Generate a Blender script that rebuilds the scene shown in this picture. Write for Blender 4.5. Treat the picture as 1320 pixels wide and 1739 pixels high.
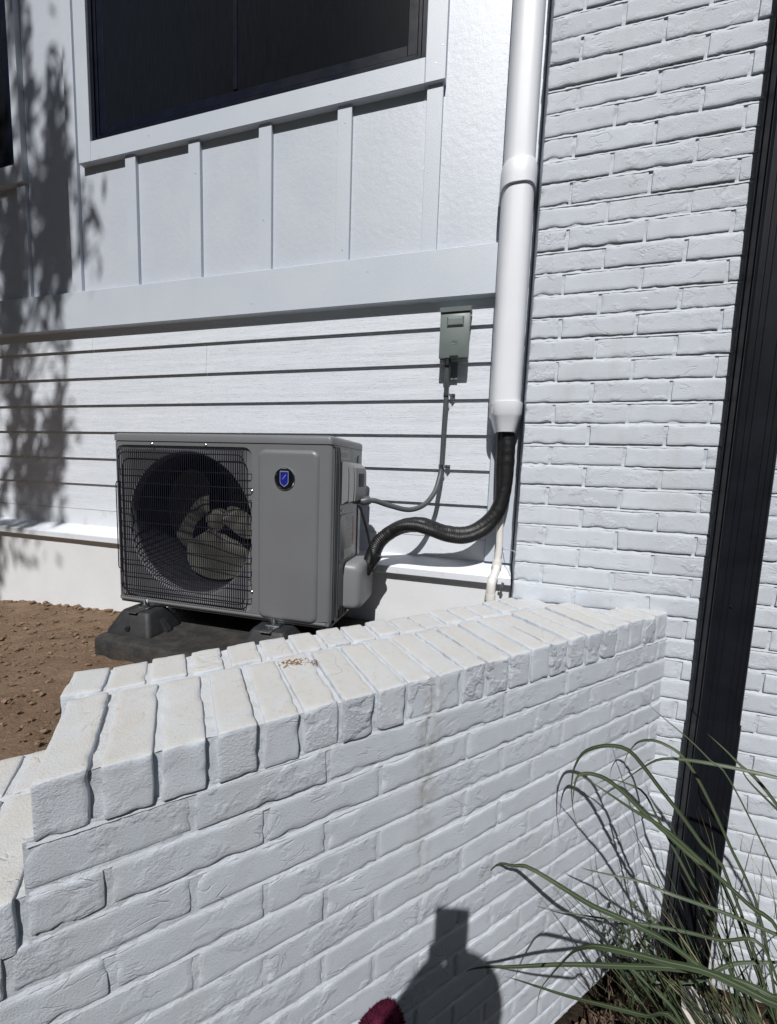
import bpy, bmesh, math, random
import numpy as np
from mathutils import Vector, Matrix, noise

random.seed(7)
rng = np.random.default_rng(7)
R = math.radians
scene = bpy.context.scene
for _o in list(bpy.data.objects):
    bpy.data.objects.remove(_o)

# ------------------------------------------------------------------ camera, light, exposure
CAM = Vector((-0.08875, -1.57397, -0.20249))
cam_data = bpy.data.cameras.new('camera')
cam = bpy.data.objects.new('camera', cam_data)
scene.collection.objects.link(cam)
cam_data.sensor_fit = 'HORIZONTAL'
cam_data.sensor_width = 36.0
cam_data.lens = 36.0 * 656.0 / 1320.0
cam_data.clip_start = 0.01
cam_data.clip_end = 1000
YAW, PITCH, ROLL = 0.267717, -0.10144, 0.035875
cy_, sy_, cp_, sp_ = math.cos(YAW), math.sin(YAW), math.cos(PITCH), math.sin(PITCH)
fwd = Vector((-sy_ * cp_, cy_ * cp_, sp_))
rt = Vector((cy_, sy_, 0))
up = rt.cross(fwd)
rt2 = math.cos(ROLL) * rt + math.sin(ROLL) * up
up2 = -math.sin(ROLL) * rt + math.cos(ROLL) * up
cam.matrix_world = Matrix(((rt2.x, up2.x, -fwd.x, CAM.x), (rt2.y, up2.y, -fwd.y, CAM.y),
                           (rt2.z, up2.z, -fwd.z, CAM.z), (0, 0, 0, 1)))
scene.camera = cam

SUN_EL, SUN_AZ = 51.0, -4.5          # light travels towards +y, slightly towards -x
TRAVEL = Vector((math.sin(R(SUN_AZ)) * math.cos(R(SUN_EL)), math.cos(R(SUN_AZ)) * math.cos(R(SUN_EL)), -math.sin(R(SUN_EL))))
world = bpy.data.worlds.new('World')
scene.world = world
world.use_nodes = True
wn = world.node_tree
wn.nodes.clear()
sky = wn.nodes.new('ShaderNodeTexSky')
sky.sky_type = 'NISHITA'
sky.sun_disc = False
sky.sun_elevation = R(SUN_EL)
sky.sun_rotation = math.atan2(-TRAVEL.x, -TRAVEL.y)
bg = wn.nodes.new('ShaderNodeBackground')
bg.inputs['Strength'].default_value = 0.05
wo = wn.nodes.new('ShaderNodeOutputWorld')
wn.links.new(sky.outputs[0], bg.inputs[0])
wn.links.new(bg.outputs[0], wo.inputs[0])
sun_d = bpy.data.lights.new('sun', 'SUN')
sun_d.energy = 4.4
sun_d.angle = R(0.55)
sun_d.color = (1.0, 0.985, 0.965)
sun = bpy.data.objects.new('sun', sun_d)
scene.collection.objects.link(sun)
sun.rotation_euler = TRAVEL.to_track_quat('-Z', 'Y').to_euler()
sun.location = (0, -5, 6)
vs = scene.view_settings
vs.view_transform = 'Standard'
vs.look = 'None'
vs.gamma = 1
vs.use_curve_mapping = False
vs.exposure = 0.0
scene.render.engine = 'CYCLES'
scene.cycles.use_denoising = True
scene.cycles.max_bounces = 6

# ------------------------------------------------------------------ helpers
COL = scene.collection
WPOS = {}


def tag(o, label, cat, group=None, kind=None):
    o['label'] = label
    o['category'] = cat
    if group:
        o['group'] = group
    if kind:
        o['kind'] = kind
    return o


def thing(name, loc, label, cat, group=None, rotz=0.0):
    o = bpy.data.objects.new(name, None)
    COL.objects.link(o)
    o.location = loc
    o.rotation_euler = (0, 0, rotz)
    o.empty_display_size = 0.1
    WPOS[o.name] = Vector(loc)
    return tag(o, label, cat, group)


class MB:
    def __init__(s):
        s.v, s.f, s.m = [], [], []

    def add(s, verts, faces, mi=0):
        b = len(s.v)
        s.v += [tuple(p) for p in verts]
        s.f += [tuple(b + i for i in f) for f in faces]
        s.m += [mi] * len(faces)
        return s

    def box(s, x0, x1, y0, y1, z0, z1, r=0.0, seg=2, mi=0):
        if r <= 0:
            v = [(x, y, z) for x in (x0, x1) for y in (y0, y1) for z in (z0, z1)]
            return s.add(v, [(0, 1, 3, 2), (4, 6, 7, 5), (0, 4, 5, 1), (2, 3, 7, 6), (0, 2, 6, 4), (1, 5, 7, 3)], mi)
        bm = bmesh.new()
        bmesh.ops.create_cube(bm, size=1)
        for q in bm.verts:
            q.co = Vector(((x0 + x1) / 2 + q.co.x * (x1 - x0), (y0 + y1) / 2 + q.co.y * (y1 - y0), (z0 + z1) / 2 + q.co.z * (z1 - z0)))
        bmesh.ops.bevel(bm, geom=bm.edges[:], offset=r, segments=seg, profile=0.5, affect='EDGES')
        bm.verts.index_update()
        s.add([q.co[:] for q in bm.verts], [[q.index for q in f.verts] for f in bm.faces], mi)
        bm.free()
        return s

    def tube(s, path, rad, seg=10, caps=True, mi=0):
        P = [Vector(p) for p in path]
        n = len(P)
        rf = rad if callable(rad) else (lambda i, t: rad)
        T = [(P[min(i + 1, n - 1)] - P[max(i - 1, 0)]).normalized() for i in range(n)]
        a = Vector((0, 0, 1)) if abs(T[0].z) < 0.9 else Vector((1, 0, 0))
        N = (a - T[0] * a.dot(T[0])).normalized()
        rings = []
        for i in range(n):
            N = (N - T[i] * N.dot(T[i])).normalized()
            Bn = T[i].cross(N)
            r_ = rf(i, i / max(1, n - 1))
            rings.append([P[i] + (N * math.cos(2 * math.pi * k / seg) + Bn * math.sin(2 * math.pi * k / seg)) * r_ for k in range(seg)])
        v = [q for ring in rings for q in ring]
        f = [(i * seg + k, i * seg + (k + 1) % seg, (i + 1) * seg + (k + 1) % seg, (i + 1) * seg + k) for i in range(n - 1) for k in range(seg)]
        if caps:
            f += [tuple(range(seg))[::-1], tuple((n - 1) * seg + k for k in range(seg))]
        return s.add(v, f, mi)

    def prism(s, poly, axis, a, b, mi=0):
        """poly = outline in the two other axes (order x,y / x,z / y,z), extruded from a to b"""
        n = len(poly)

        def P(u, v, w):
            return {'z': (u, v, w), 'y': (u, w, v), 'x': (w, u, v)}[axis]
        v = [P(u, w, a) for u, w in poly] + [P(u, w, b) for u, w in poly]
        f = [(i, (i + 1) % n, n + (i + 1) % n, n + i) for i in range(n)]
        f += [tuple(range(n))[::-1], tuple(range(n, 2 * n))]
        return s.add(v, f, mi)

    def rings(s, loops, close=None, mi=0):
        """loops: equal-length closed outlines, skinned one to the next"""
        n = len(loops[0])
        v = [p for l in loops for p in l]
        f = [(i * n + k, i * n + (k + 1) % n, (i + 1) * n + (k + 1) % n, (i + 1) * n + k) for i in range(len(loops) - 1) for k in range(n)]
        if close in ('end', 'both'):
            f.append(tuple((len(loops) - 1) * n + k for k in range(n)))
        if close in ('start', 'both'):
            f.append(tuple(range(n))[::-1])
        return s.add(v, f, mi)

    def mesh(s, name, mats, smooth=35.0, off=None):
        me = bpy.data.meshes.new(name)
        vv = np.array(s.v, dtype=float)
        if off is not None:
            vv = vv - np.array(off)
        me.from_pydata(vv.tolist(), [], s.f)
        for m_ in (mats if isinstance(mats, (list, tuple)) else [mats]):
            me.materials.append(m_)
        if any(s.m):
            me.polygons.foreach_set('material_index', s.m)
        bm = bmesh.new()
        bm.from_mesh(me)
        bmesh.ops.recalc_face_normals(bm, faces=bm.faces[:])
        bm.to_mesh(me)
        bm.free()
        if smooth:
            me.polygons.foreach_set('use_smooth', [True] * len(me.polygons))
            me.set_sharp_from_angle(angle=R(smooth))
        me.update()
        return me


def obj(name, mb, mat, parent=None, smooth=35.0, world=True, kind=None, label=None, group=None):
    """link as ONE mesh object; coordinates given in world space are shifted to the parent's origin"""
    off = None
    pw = Vector((0, 0, 0))
    if parent is not None and world:
        pw = WPOS[parent.name]
        off = pw
    me = mb if isinstance(mb, bpy.types.Mesh) else mb.mesh(name, mat, smooth, off)
    o = bpy.data.objects.new(name, me)
    COL.objects.link(o)
    if parent is not None:
        o.parent = parent
    WPOS[o.name] = pw
    if kind:
        o['kind'] = kind
    if label:
        o['label'] = label
    if group:
        o['group'] = group
    return o


def inst(name, me, parent, loc, rot=(0, 0, 0), scale=(1, 1, 1)):
    o = bpy.data.objects.new(name, me)
    COL.objects.link(o)
    o.parent = parent
    o.location = loc
    o.rotation_euler = rot
    o.scale = scale
    return o


def smooth_path(ctrl, n=60):
    P = [Vector(c) for c in ctrl]
    P = [P[0] * 2 - P[1]] + P + [P[-1] * 2 - P[-2]]
    out = []
    segs = len(P) - 3
    for i in range(n + 1):
        t = i / n * segs
        k = min(int(t), segs - 1)
        u = t - k
        a, b, c, d = P[k:k + 4]
        out.append(0.5 * ((2 * b) + (c - a) * u + (2 * a - 5 * b + 4 * c - d) * u * u + (3 * b - a - 3 * c + d) * u ** 3))
    return out


def fbm(x, y, z, o=4):
    return noise.fractal(Vector((x, y, z)), 0.9, 2.1, o)


def roundrect(x0, x1, z0, z1, r, k=6):
    pts = []
    for cx, cz, a0 in ((x1 - r, z1 - r, 0), (x0 + r, z1 - r, 90), (x0 + r, z0 + r, 180), (x1 - r, z0 + r, 270)):
        for i in range(k + 1):
            a = R(a0 + 90 * i / k)
            pts.append((cx + r * math.cos(a), cz + r * math.sin(a)))
    return pts


# ------------------------------------------------------------------ materials
class NT:
    def __init__(s, name):
        s.mat = bpy.data.materials.new(name)
        s.mat.use_nodes = True
        s.nt = s.mat.node_tree
        s.p = s.nt.nodes['Principled BSDF']
        g = s.nt.nodes.new('ShaderNodeNewGeometry')
        s.pos = g.outputs['Position']
        s.nrm = g.outputs['Normal']
        s.geo = g

    def n(s, t, **kw):
        q = s.nt.nodes.new(t)
        for k, v in kw.items():
            setattr(q, k, v)
        return q

    def put(s, sock, v):
        if isinstance(v, bpy.types.NodeSocket):
            s.nt.links.new(v, sock)
        else:
            sock.default_value = v

    def noise(s, scale, detail=4, rough=0.55, vec=None, dist=0.0):
        q = s.n('ShaderNodeTexNoise')
        q.inputs['Scale'].default_value = scale
        q.inputs['Detail'].default_value = detail
        q.inputs['Roughness'].default_value = rough
        q.inputs['Distortion'].default_value = dist
        s.put(q.inputs['Vector'], vec if vec is not None else s.pos)
        return q.outputs['Fac']

    def scaled(s, vec, sc, loc=(0, 0, 0), rot=(0, 0, 0)):
        q = s.n('ShaderNodeMapping')
        s.put(q.inputs['Vector'], vec)
        q.inputs['Scale'].default_value = sc
        q.inputs['Location'].default_value = loc
        q.inputs['Rotation'].default_value = rot
        return q.outputs[0]

    def math(s, op, a, b=0.0, c=0.0, clamp=False):
        q = s.n('ShaderNodeMath', operation=op, use_clamp=clamp)
        s.put(q.inputs[0], a)
        s.put(q.inputs[1], b)
        s.put(q.inputs[2], c)
        return q.outputs[0]

    def ramp(s, fac, a, b, va=0.0, vb=1.0):
        q = s.n('ShaderNodeMapRange')
        s.put(q.inputs[0], fac)
        q.inputs[1].default_value = a
        q.inputs[2].default_value = b
        q.inputs[3].default_value = va
        q.inputs[4].default_value = vb
        return q.outputs[0]

    def mix(s, fac, a, b):
        q = s.n('ShaderNodeMix', data_type='RGBA')
        s.put(q.inputs[0], fac)
        for sock, v in ((q.inputs[6], a), (q.inputs[7], b)):
            s.put(sock, v if isinstance(v, bpy.types.NodeSocket) else (*v, 1.0))
        return q.outputs[2]

    def bump(s, h, dist, strength=1.0, prev=None):
        q = s.n('ShaderNodeBump')
        q.inputs['Strength'].default_value = strength
        q.inputs['Distance'].default_value = dist
        s.put(q.inputs['Height'], h)
        if prev is not None:
            s.put(q.inputs['Normal'], prev)
        return q.outputs[0]

    def done(s, color, rough=0.5, metal=0.0, normal=None, spec=0.5):
        s.put(s.p.inputs['Base Color'], color if isinstance(color, bpy.types.NodeSocket) else (*color, 1.0))
        s.put(s.p.inputs['Roughness'], rough)
        s.p.inputs['Metallic'].default_value = metal
        s.p.inputs['Specular IOR Level'].default_value = spec
        if normal is not None:
            s.put(s.p.inputs['Normal'], normal)
        return s.mat


def m_plain(name, col, rough=0.5, metal=0.0, var=0.12, nscale=30.0, bump=0.0, bscale=300.0, spec=0.5):
    t = NT(name)
    f = t.noise(nscale, 5)
    c = t.mix(t.ramp(f, 0.3, 0.7), tuple(x * (1 - var) for x in col), tuple(min(1, x * (1 + var)) for x in col))
    nr = None
    if bump:
        nr = t.bump(t.noise(bscale, 3), bump)
    rr = t.ramp(t.noise(nscale * 0.7, 3), 0.3, 0.7, max(0.02, rough - 0.06), rough + 0.06)
    return t.done(c, rr, metal, nr, spec)


# low wall: frame used by stain masks too
WA = Vector((-0.708, -1.212, 0))
WANG = math.atan2(1.212, 0.544 + 0.708)
WD = Vector((math.cos(WANG), math.sin(WANG), 0))
WN = Vector((-WD.y, WD.x, 0))
WLEN = 1.7426
ZC = -0.668       # top of the upper cap
ZCB = -0.762      # underside of the cap
CH = 0.0792       # course height of the low wall


def wpt(s, n_, z):
    q = WA + WD * s + WN * n_
    return Vector((q.x, q.y, z))


def m_brick(name, col, dusty=0.0, chip=0.35, grime=True):
    t = NT(name)
    big = t.noise(9, 4)
    c = t.mix(t.ramp(big, 0.3, 0.7), tuple(x * 0.95 for x in col), tuple(min(1, x * 1.04) for x in col))
    oi_ = t.n('ShaderNodeObjectInfo')
    c = t.mix(t.math('MULTIPLY', oi_.outputs['Random'], 0.5), c, tuple(x * 0.84 for x in col))
    # soft greyish wash and specks in the paint
    sp = t.ramp(t.noise(120, 3, 0.7), 0.66, 0.74)
    c = t.mix(t.math('MULTIPLY', sp, 0.35), c, (0.36, 0.35, 0.33))
    ws = t.math('MULTIPLY', t.ramp(t.noise(1, 5, 0.65, t.scaled(t.pos, (11, 11, 2.2))), 0.54, 0.75), 0.35)
    c = t.mix(ws, c, (0.47, 0.47, 0.46))
    if grime:
        # streak of dirt that runs down from one open joint of the cap
        sv = t.n('ShaderNodeVectorMath', operation='SUBTRACT')
        t.put(sv.inputs[0], t.pos)
        sv.inputs[1].default_value = wpt(0.70, 0, -0.86)
        wob = t.noise(30, 3)
        mp = t.scaled(sv.outputs[0], (1, 1, 0.12))
        ln = t.n('ShaderNodeVectorMath', operation='LENGTH')
        t.put(ln.inputs[0], mp)
        dd = t.math('ADD', ln.outputs['Value'], t.math('MULTIPLY', t.math('SUBTRACT', wob, 0.5), 0.05))
        st = t.ramp(dd, 0.012, 0.04, 0.55, 0.0)
        st = t.math('MULTIPLY', st, t.ramp(t.noise(55, 4), 0.35, 0.6), clamp=True)
        c = t.mix(st, c, (0.30, 0.28, 0.24))
    if dusty > 0:
        nz = t.n('ShaderNodeSeparateXYZ')
        t.put(nz.inputs[0], t.nrm)
        upm = t.ramp(nz.outputs[2], 0.55, 0.95)
        bl = t.ramp(t.noise(14, 6, 0.65), 0.30, 0.70)
        m = t.math('MULTIPLY', upm, t.math('MULTIPLY_ADD', bl, 0.45, 0.40))
        c = t.mix(t.math('MULTIPLY', m, dusty), c, (0.545, 0.515, 0.46))
        fine = t.ramp(t.noise(70, 5, 0.75), 0.56, 0.70)
        c = t.mix(t.math('MULTIPLY', t.math('MULTIPLY', fine, upm), 0.30), c, (0.30, 0.265, 0.21))
        # worn arrises: brick clay shows in a few flecks
        pt = t.ramp(t.geo.outputs['Pointiness'], 0.53, 0.58)
        fl = t.ramp(t.noise(48, 4, 0.7), 0.66, 0.70)
        c = t.mix(t.math('MULTIPLY', pt, fl), c, (0.13, 0.07, 0.045))
    # relief: roller-stippled paint, crumpled clay in patches, a few folds
    off = t.scaled(t.pos, (1, 1, 1.5))
    patch = t.ramp(t.noise(15, 3), 0.53, 0.64)
    if dusty > 0.7:
        patch = t.math('MULTIPLY', t.ramp(t.noise(15, 3), 0.46, 0.54), t.math('SUBTRACT', 1.0, t.math('MULTIPLY', upm, 0.9)))
    patch = t.math('MULTIPLY', patch, t.ramp(oi_.outputs['Random'], 0.2, 0.9, 0.2, 1.0))
    clay = t.noise(150, 4, 0.62, off, 0.5)
    nr = t.bump(t.math('MULTIPLY', clay, patch), 0.0080 * chip)
    nr = t.bump(patch, 0.0006, 1.0, nr)
    fold = t.math('ABSOLUTE', t.math('SUBTRACT', t.noise(8, 3, 0.5, t.scaled(t.pos, (1, 1, 2.2)), 1.2), 0.5))
    fm = t.ramp(t.noise(10, 2, 0.5, t.scaled(t.pos, (1, 1, 1), (3, 1, 7))), 0.555, 0.61)
    fh = t.math('MULTIPLY', t.ramp(fold, 0.0, 0.022, 1.0, 0.0), fm)
    nr = t.bump(t.math('MULTIPLY', fh, -1.0), 0.0011, 1.0, nr)
    nr = t.bump(t.noise(300, 4, 0.8), 0.0021, 1.0, nr)
    return t.done(c, t.ramp(t.noise(40, 3), 0.3, 0.7, 0.55, 0.75), 0, nr, 0.35)


M = {}
M['brick'] = m_brick('painted_brick', (0.61, 0.65, 0.71), chip=0.33, grime=False)
M['lowbrick'] = m_brick('painted_brick_low_wall', (0.565, 0.605, 0.665), chip=0.38)
M['capbrick'] = m_brick('painted_brick_cap', (0.585, 0.625, 0.685), dusty=0.95, chip=0.7)
M['mortar'] = m_brick('painted_mortar', (0.61, 0.65, 0.705), chip=0.40, grime=False)
M['lowmortar'] = m_brick('painted_mortar_low_wall', (0.585, 0.625, 0.68), dusty=0.60, chip=0.45)

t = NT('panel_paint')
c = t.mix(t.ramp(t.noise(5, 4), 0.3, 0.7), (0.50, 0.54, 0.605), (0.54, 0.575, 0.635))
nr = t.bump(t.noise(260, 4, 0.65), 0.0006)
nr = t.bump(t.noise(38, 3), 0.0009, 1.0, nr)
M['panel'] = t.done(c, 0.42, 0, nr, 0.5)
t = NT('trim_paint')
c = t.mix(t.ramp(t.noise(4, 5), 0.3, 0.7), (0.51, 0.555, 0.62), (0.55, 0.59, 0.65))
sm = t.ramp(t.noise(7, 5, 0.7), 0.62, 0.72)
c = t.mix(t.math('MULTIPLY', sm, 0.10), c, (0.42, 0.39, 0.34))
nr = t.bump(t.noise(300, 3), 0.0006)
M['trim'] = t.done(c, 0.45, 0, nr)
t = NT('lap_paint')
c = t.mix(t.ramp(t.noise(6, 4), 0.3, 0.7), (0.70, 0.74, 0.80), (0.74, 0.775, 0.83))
# embossed cedar grain running along the board
gv = t.scaled(t.pos, (2.2, 1, 26))
gd = t.noise(1.5, 3, 0.5, t.scaled(t.pos, (1.4, 1, 9)))
wv = t.n('ShaderNodeTexWave', wave_type='BANDS', bands_direction='Z', wave_profile='SAW')
t.put(wv.inputs['Vector'], gv)
wv.inputs['Scale'].default_value = 1.15
wv.inputs['Distortion'].default_value = 7.0
wv.inputs['Detail'].default_value = 2.5
wv.inputs['Detail Scale'].default_value = 0.7
nr = t.bump(wv.outputs['Fac'], 0.0014)
nr = t.bump(t.noise(1, 4, 0.6, t.scaled(t.pos, (22, 1, 420))), 0.0008, 1.0, nr)
M['lap'] = t.done(c, 0.42, 0, nr)
M['foundation'] = m_plain('foundation_stucco', (0.70, 0.715, 0.735), 0.7, var=0.04, nscale=5, bump=0.0006, bscale=110)
t = NT('ledge_paint')
c = t.mix(t.ramp(t.noise(6, 4), 0.3, 0.7), (0.68, 0.71, 0.76), (0.72, 0.75, 0.79))
c = t.mix(t.math('MULTIPLY', t.ramp(t.noise(9, 6, 0.7), 0.56, 0.70), 0.35), c, (0.45, 0.39, 0.31))
M['ledge'] = t.done(c, 0.4, 0, t.bump(t.noise(60, 3), 0.0005))
M['frame'] = m_plain('black_window_frame', (0.006, 0.008, 0.016), 0.35, var=0.3, nscale=20, bump=0.0002, bscale=400, spec=0.10)
t = NT('insect_screen_pane')
vv_ = t.noise(1, 3, 0.6, t.scaled(t.pos, (420, 1, 9)))
c = t.mix(t.ramp(vv_, 0.35, 0.7), (0.005, 0.006, 0.008), (0.011, 0.012, 0.014))
ds = t.ramp(t.noise(170, 2), 0.76, 0.80)
c = t.mix(t.math('MULTIPLY', ds, 0.4), c, (0.16, 0.16, 0.13))
M['pane'] = t.done(c, 0.2, 0, None, 0.11)
M['pvc'] = m_plain('white_pvc', (0.76, 0.78, 0.82), 0.5, var=0.02, nscale=8)
M['pvc2'] = m_plain('white_drain_pvc', (0.72, 0.70, 0.67), 0.35, var=0.05, nscale=25)
M['downspout'] = m_plain('black_aluminium', (0.008, 0.009, 0.013), 0.5, var=0.25, nscale=12, bump=0.0004, bscale=30, spec=0.22)
M['grey'] = m_plain('grey_powder_coat', (0.152, 0.156, 0.166), 0.38, var=0.03, nscale=6, bump=0.00015, bscale=900)
t = NT('grey_side_panel')
sv_ = t.noise(1, 4, 0.6, t.scaled(t.pos, (9, 9, 1.2)))
c = t.mix(t.ramp(sv_, 0.35, 0.65), (0.12, 0.124, 0.128), (0.155, 0.158, 0.165))
M['greyside'] = t.done(c, 0.27, 0, t.bump(t.noise(8, 2), 0.001))
M['greyplastic'] = m_plain('grey_plastic', (0.20, 0.205, 0.212), 0.45, var=0.03, nscale=9)
M['wire'] = m_plain('navy_black_wire', (0.012, 0.013, 0.024), 0.35, var=0.1)
M['blade'] = m_plain('fan_blade_plastic', (0.085, 0.084, 0.072), 0.5, var=0.12, nscale=14)
M['coil'] = m_plain('dark_coil', (0.012, 0.013, 0.016), 0.6, var=0.3, nscale=80)
M['steel'] = m_plain('zinc_steel', (0.55, 0.56, 0.58), 0.28, 1.0, var=0.12, nscale=60)
M['shroud'] = m_plain('dark_fan_shroud', (0.035, 0.036, 0.042), 0.5, var=0.2, nscale=30)
M['chrome'] = m_plain('chrome', (0.75, 0.76, 0.78), 0.12, 1.0, var=0.03)
M['badgeblack'] = m_plain('badge_black', (0.006, 0.007, 0.012), 0.2)
M['badgeblue'] = m_plain('badge_blue', (0.012, 0.018, 0.22), 0.25)
M['badgesilver'] = m_plain('badge_silver', (0.35, 0.38, 0.48), 0.3, 0.4)
M['hole'] = m_plain('dark_parts_and_recess_shade', (0.01, 0.01, 0.012), 0.6)  # near-black for small dark parts, and for recess shade put into colour
M['boxgrey'] = m_plain('disconnect_grey_paint', (0.165, 0.195, 0.19), 0.4, var=0.04, nscale=25)
M['conduit'] = m_plain('grey_conduit', (0.075, 0.083, 0.09), 0.42, var=0.06, nscale=20)
M['lineset'] = m_plain('black_line_set_tape', (0.009, 0.009, 0.010), 0.48, var=0.3, nscale=60, bump=0.0018, bscale=70)
M['cable'] = m_plain('black_cable', (0.008, 0.008, 0.009), 0.4)
t = NT('pad_plastic')
c = t.mix(t.ramp(t.noise(22, 6, 0.7), 0.4, 0.7), (0.020, 0.020, 0.021), (0.060, 0.053, 0.045))
M['pad'] = t.done(c, 0.7, 0, t.bump(t.noise(260, 4), 0.003))
M['rubber'] = m_plain('recycled_rubber', (0.022, 0.023, 0.025), 0.6, var=0.25, nscale=40, bump=0.001, bscale=250)
t = NT('dirt')
a_ = t.noise(7, 6, 0.65)
c = t.mix(t.ramp(a_, 0.3, 0.7), (0.162, 0.106, 0.069), (0.25, 0.174, 0.118))
c = t.mix(t.ramp(t.noise(60, 4, 0.7), 0.55, 0.75), c, (0.30, 0.225, 0.165))
nr = t.bump(t.noise(60, 6, 0.75), 0.012)
M['dirt'] = t.done(c, 0.95, 0, nr, 0.1)
M['clod'] = m_plain('dirt_clod', (0.200, 0.138, 0.095), 0.95, var=0.5, nscale=28, bump=0.004, bscale=160, spec=0.1)
t = NT('ground_cover')
sx = t.n('ShaderNodeSeparateXYZ')
t.put(sx.inputs[0], t.pos)
c1 = t.mix(t.ramp(t.noise(30, 6, 0.7), 0.35, 0.65), (0.024, 0.017, 0.012), (0.06, 0.043, 0.031))
c2 = t.mix(t.ramp(t.noise(18, 6, 0.7), 0.35, 0.65), (0.035, 0.052, 0.02), (0.07, 0.082, 0.036))
edge = t.ramp(t.math('ADD', sx.outputs[1], t.math('MULTIPLY', t.noise(5, 4), 0.3)), -1.25, -1.15)
c = t.mix(edge, c2, c1)
M['ground'] = t.done(c, 0.95, 0, t.bump(t.noise(70, 5, 0.7), 0.02), 0.1)
t = NT('mulch_chip')
oi = t.n('ShaderNodeTexNoise')
oi.inputs['Scale'].default_value = 38
t.put(oi.inputs['Vector'], t.pos)
c = t.mix(t.ramp(oi.outputs['Fac'], 0.35, 0.65), (0.045, 0.026, 0.018), (0.17, 0.125, 0.09))
M['mulch'] = t.done(c, 0.9, 0, t.bump(t.noise(260, 3), 0.002), 0.15)
t = NT('grass_blade')
at = t.n('ShaderNodeUVMap')
su = t.n('ShaderNodeSeparateXYZ')
t.put(su.inputs[0], at.outputs[0])
rib = t.ramp(t.math('ABSOLUTE', t.math('SUBTRACT', su.outputs[0], 0.5)), 0.03, 0.10)
gc = t.mix(t.ramp(t.noise(9, 4), 0.3, 0.7), (0.032, 0.048, 0.027), (0.056, 0.076, 0.040))
c = t.mix(rib, (0.13, 0.155, 0.095), gc)
t.put(t.p.inputs['Roughness'], 0.42)
tipm = t.math('MULTIPLY', t.ramp(su.outputs[1], 0.80, 1.0), t.ramp(t.noise(6, 3), 0.40, 0.60))
c = t.mix(tipm, c, (0.20, 0.15, 0.075))
M['grass'] = t.done(c, 0.45, 0, None, 0.35)
M['straw'] = m_plain('dry_straw', (0.27, 0.22, 0.13), 0.8, var=0.25, nscale=12)
M['leaf'] = m_plain('tree_leaf', (0.06, 0.095, 0.03), 0.5, var=0.3, nscale=5)
M['weed'] = m_plain('weed_leaf', (0.045, 0.065, 0.035), 0.5, var=0.3, nscale=40)
M['bark'] = m_plain('bark', (0.11, 0.085, 0.065), 0.9, var=0.3, nscale=25, bump=0.02, bscale=40)
M['maroon'] = m_plain('maroon_petal', (0.070, 0.009, 0.026), 0.85, var=0.35, nscale=60, spec=0.1)
M['stem'] = m_plain('green_stem', (0.06, 0.085, 0.035), 0.6)
M['fabric'] = m_plain('weathered_fabric', (0.50, 0.47, 0.43), 0.85, var=0.12, nscale=30, bump=0.002, bscale=200)
M['debris'] = m_plain('dry_plant_debris', (0.21, 0.11, 0.045), 0.9, var=0.35, nscale=140)
M['shirt'] = m_plain('navy_cotton', (0.03, 0.04, 0.07), 0.85, var=0.1)
M['jeans'] = m_plain('blue_denim', (0.05, 0.07, 0.12), 0.9, var=0.15, nscale=60)
M['skin'] = m_plain('skin', (0.42, 0.25, 0.18), 0.55, var=0.06)
M['hair'] = m_plain('dark_hair', (0.025, 0.018, 0.012), 0.6, var=0.3, nscale=80)
M['shoe'] = m_plain('shoe', (0.04, 0.04, 0.04), 0.6)
M['phone'] = m_plain('phone_body', (0.02, 0.02, 0.024), 0.3)
# printed labels (flat print)
t = NT('barcode_print')
bx = t.n('ShaderNodeTexWave', wave_type='BANDS', bands_direction='Y')
t.put(bx.inputs['Vector'], t.pos)
bx.inputs['Scale'].default_value = 55
bx.inputs['Distortion'].default_value = 9
bx.inputs['Detail'].default_value = 0
c = t.mix(t.ramp(bx.outputs['Fac'], 0.5, 0.55), (0.06, 0.06, 0.06), (0.42, 0.41, 0.37))
M['barcode'] = t.done(c, 0.4)
M['labelpaper'] = m_plain('label_paper', (0.40, 0.39, 0.35), 0.4, var=0.08, nscale=60)
t = NT('fine_print')
tx = t.noise(1, 2, 0.5, t.scaled(t.pos, (160, 160, 420)))
c = t.mix(t.ramp(tx, 0.52, 0.56), (0.33, 0.31, 0.25), (0.07, 0.07, 0.06))
M['fineprint'] = t.done(c, 0.4)
M['redprint'] = m_plain('red_print', (0.30, 0.04, 0.04), 0.4, var=0.3, nscale=220)

# ------------------------------------------------------------------ ground and terrace
def axis(vals):
    out = []
    for a, b, n_ in vals:
        out += list(np.linspace(a, b, n_, endpoint=False))
    return out + [vals[-1][1]]


def ground_z(x, y):
    t_ = min(1, max(0, (-0.8 - y) / 1.0))
    t_ = t_ * t_ * (3 - 2 * t_)
    return -2.14 + 0.29 * t_ + (0.012 * fbm(x * 4, y * 4, 0.3) if abs(x) < 4 and y > -3 else 0)


xs = axis([(-300, -20, 6), (-20, -1.5, 12), (-1.5, 2.2, 90), (2.2, 20, 12), (20, 300, 6)])
ys = axis([(-300, -20, 6), (-20, -2.2, 12), (-2.2, 0.3, 60), (0.3, 20, 8), (20, 300, 6)])
mb = MB()
nx, ny = len(xs), len(ys)
mb.add([(x, y, ground_z(x, y)) for y in ys for x in xs],
       [(j * nx + i, j * nx + i + 1, (j + 1) * nx + i + 1, (j + 1) * nx + i) for j in range(ny - 1) for i in range(nx - 1)])
obj('ground', mb, M['ground'], kind='structure')

HW = 0.187                # reference plane of the house siding


def found_z(x):
    return float(np.interp(x, [-7, -3.16, -2.64, -2.17, -1.5, 0.2], [-1.20, -1.125, -1.09, -1.072, -1.05, -1.0]))


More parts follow.
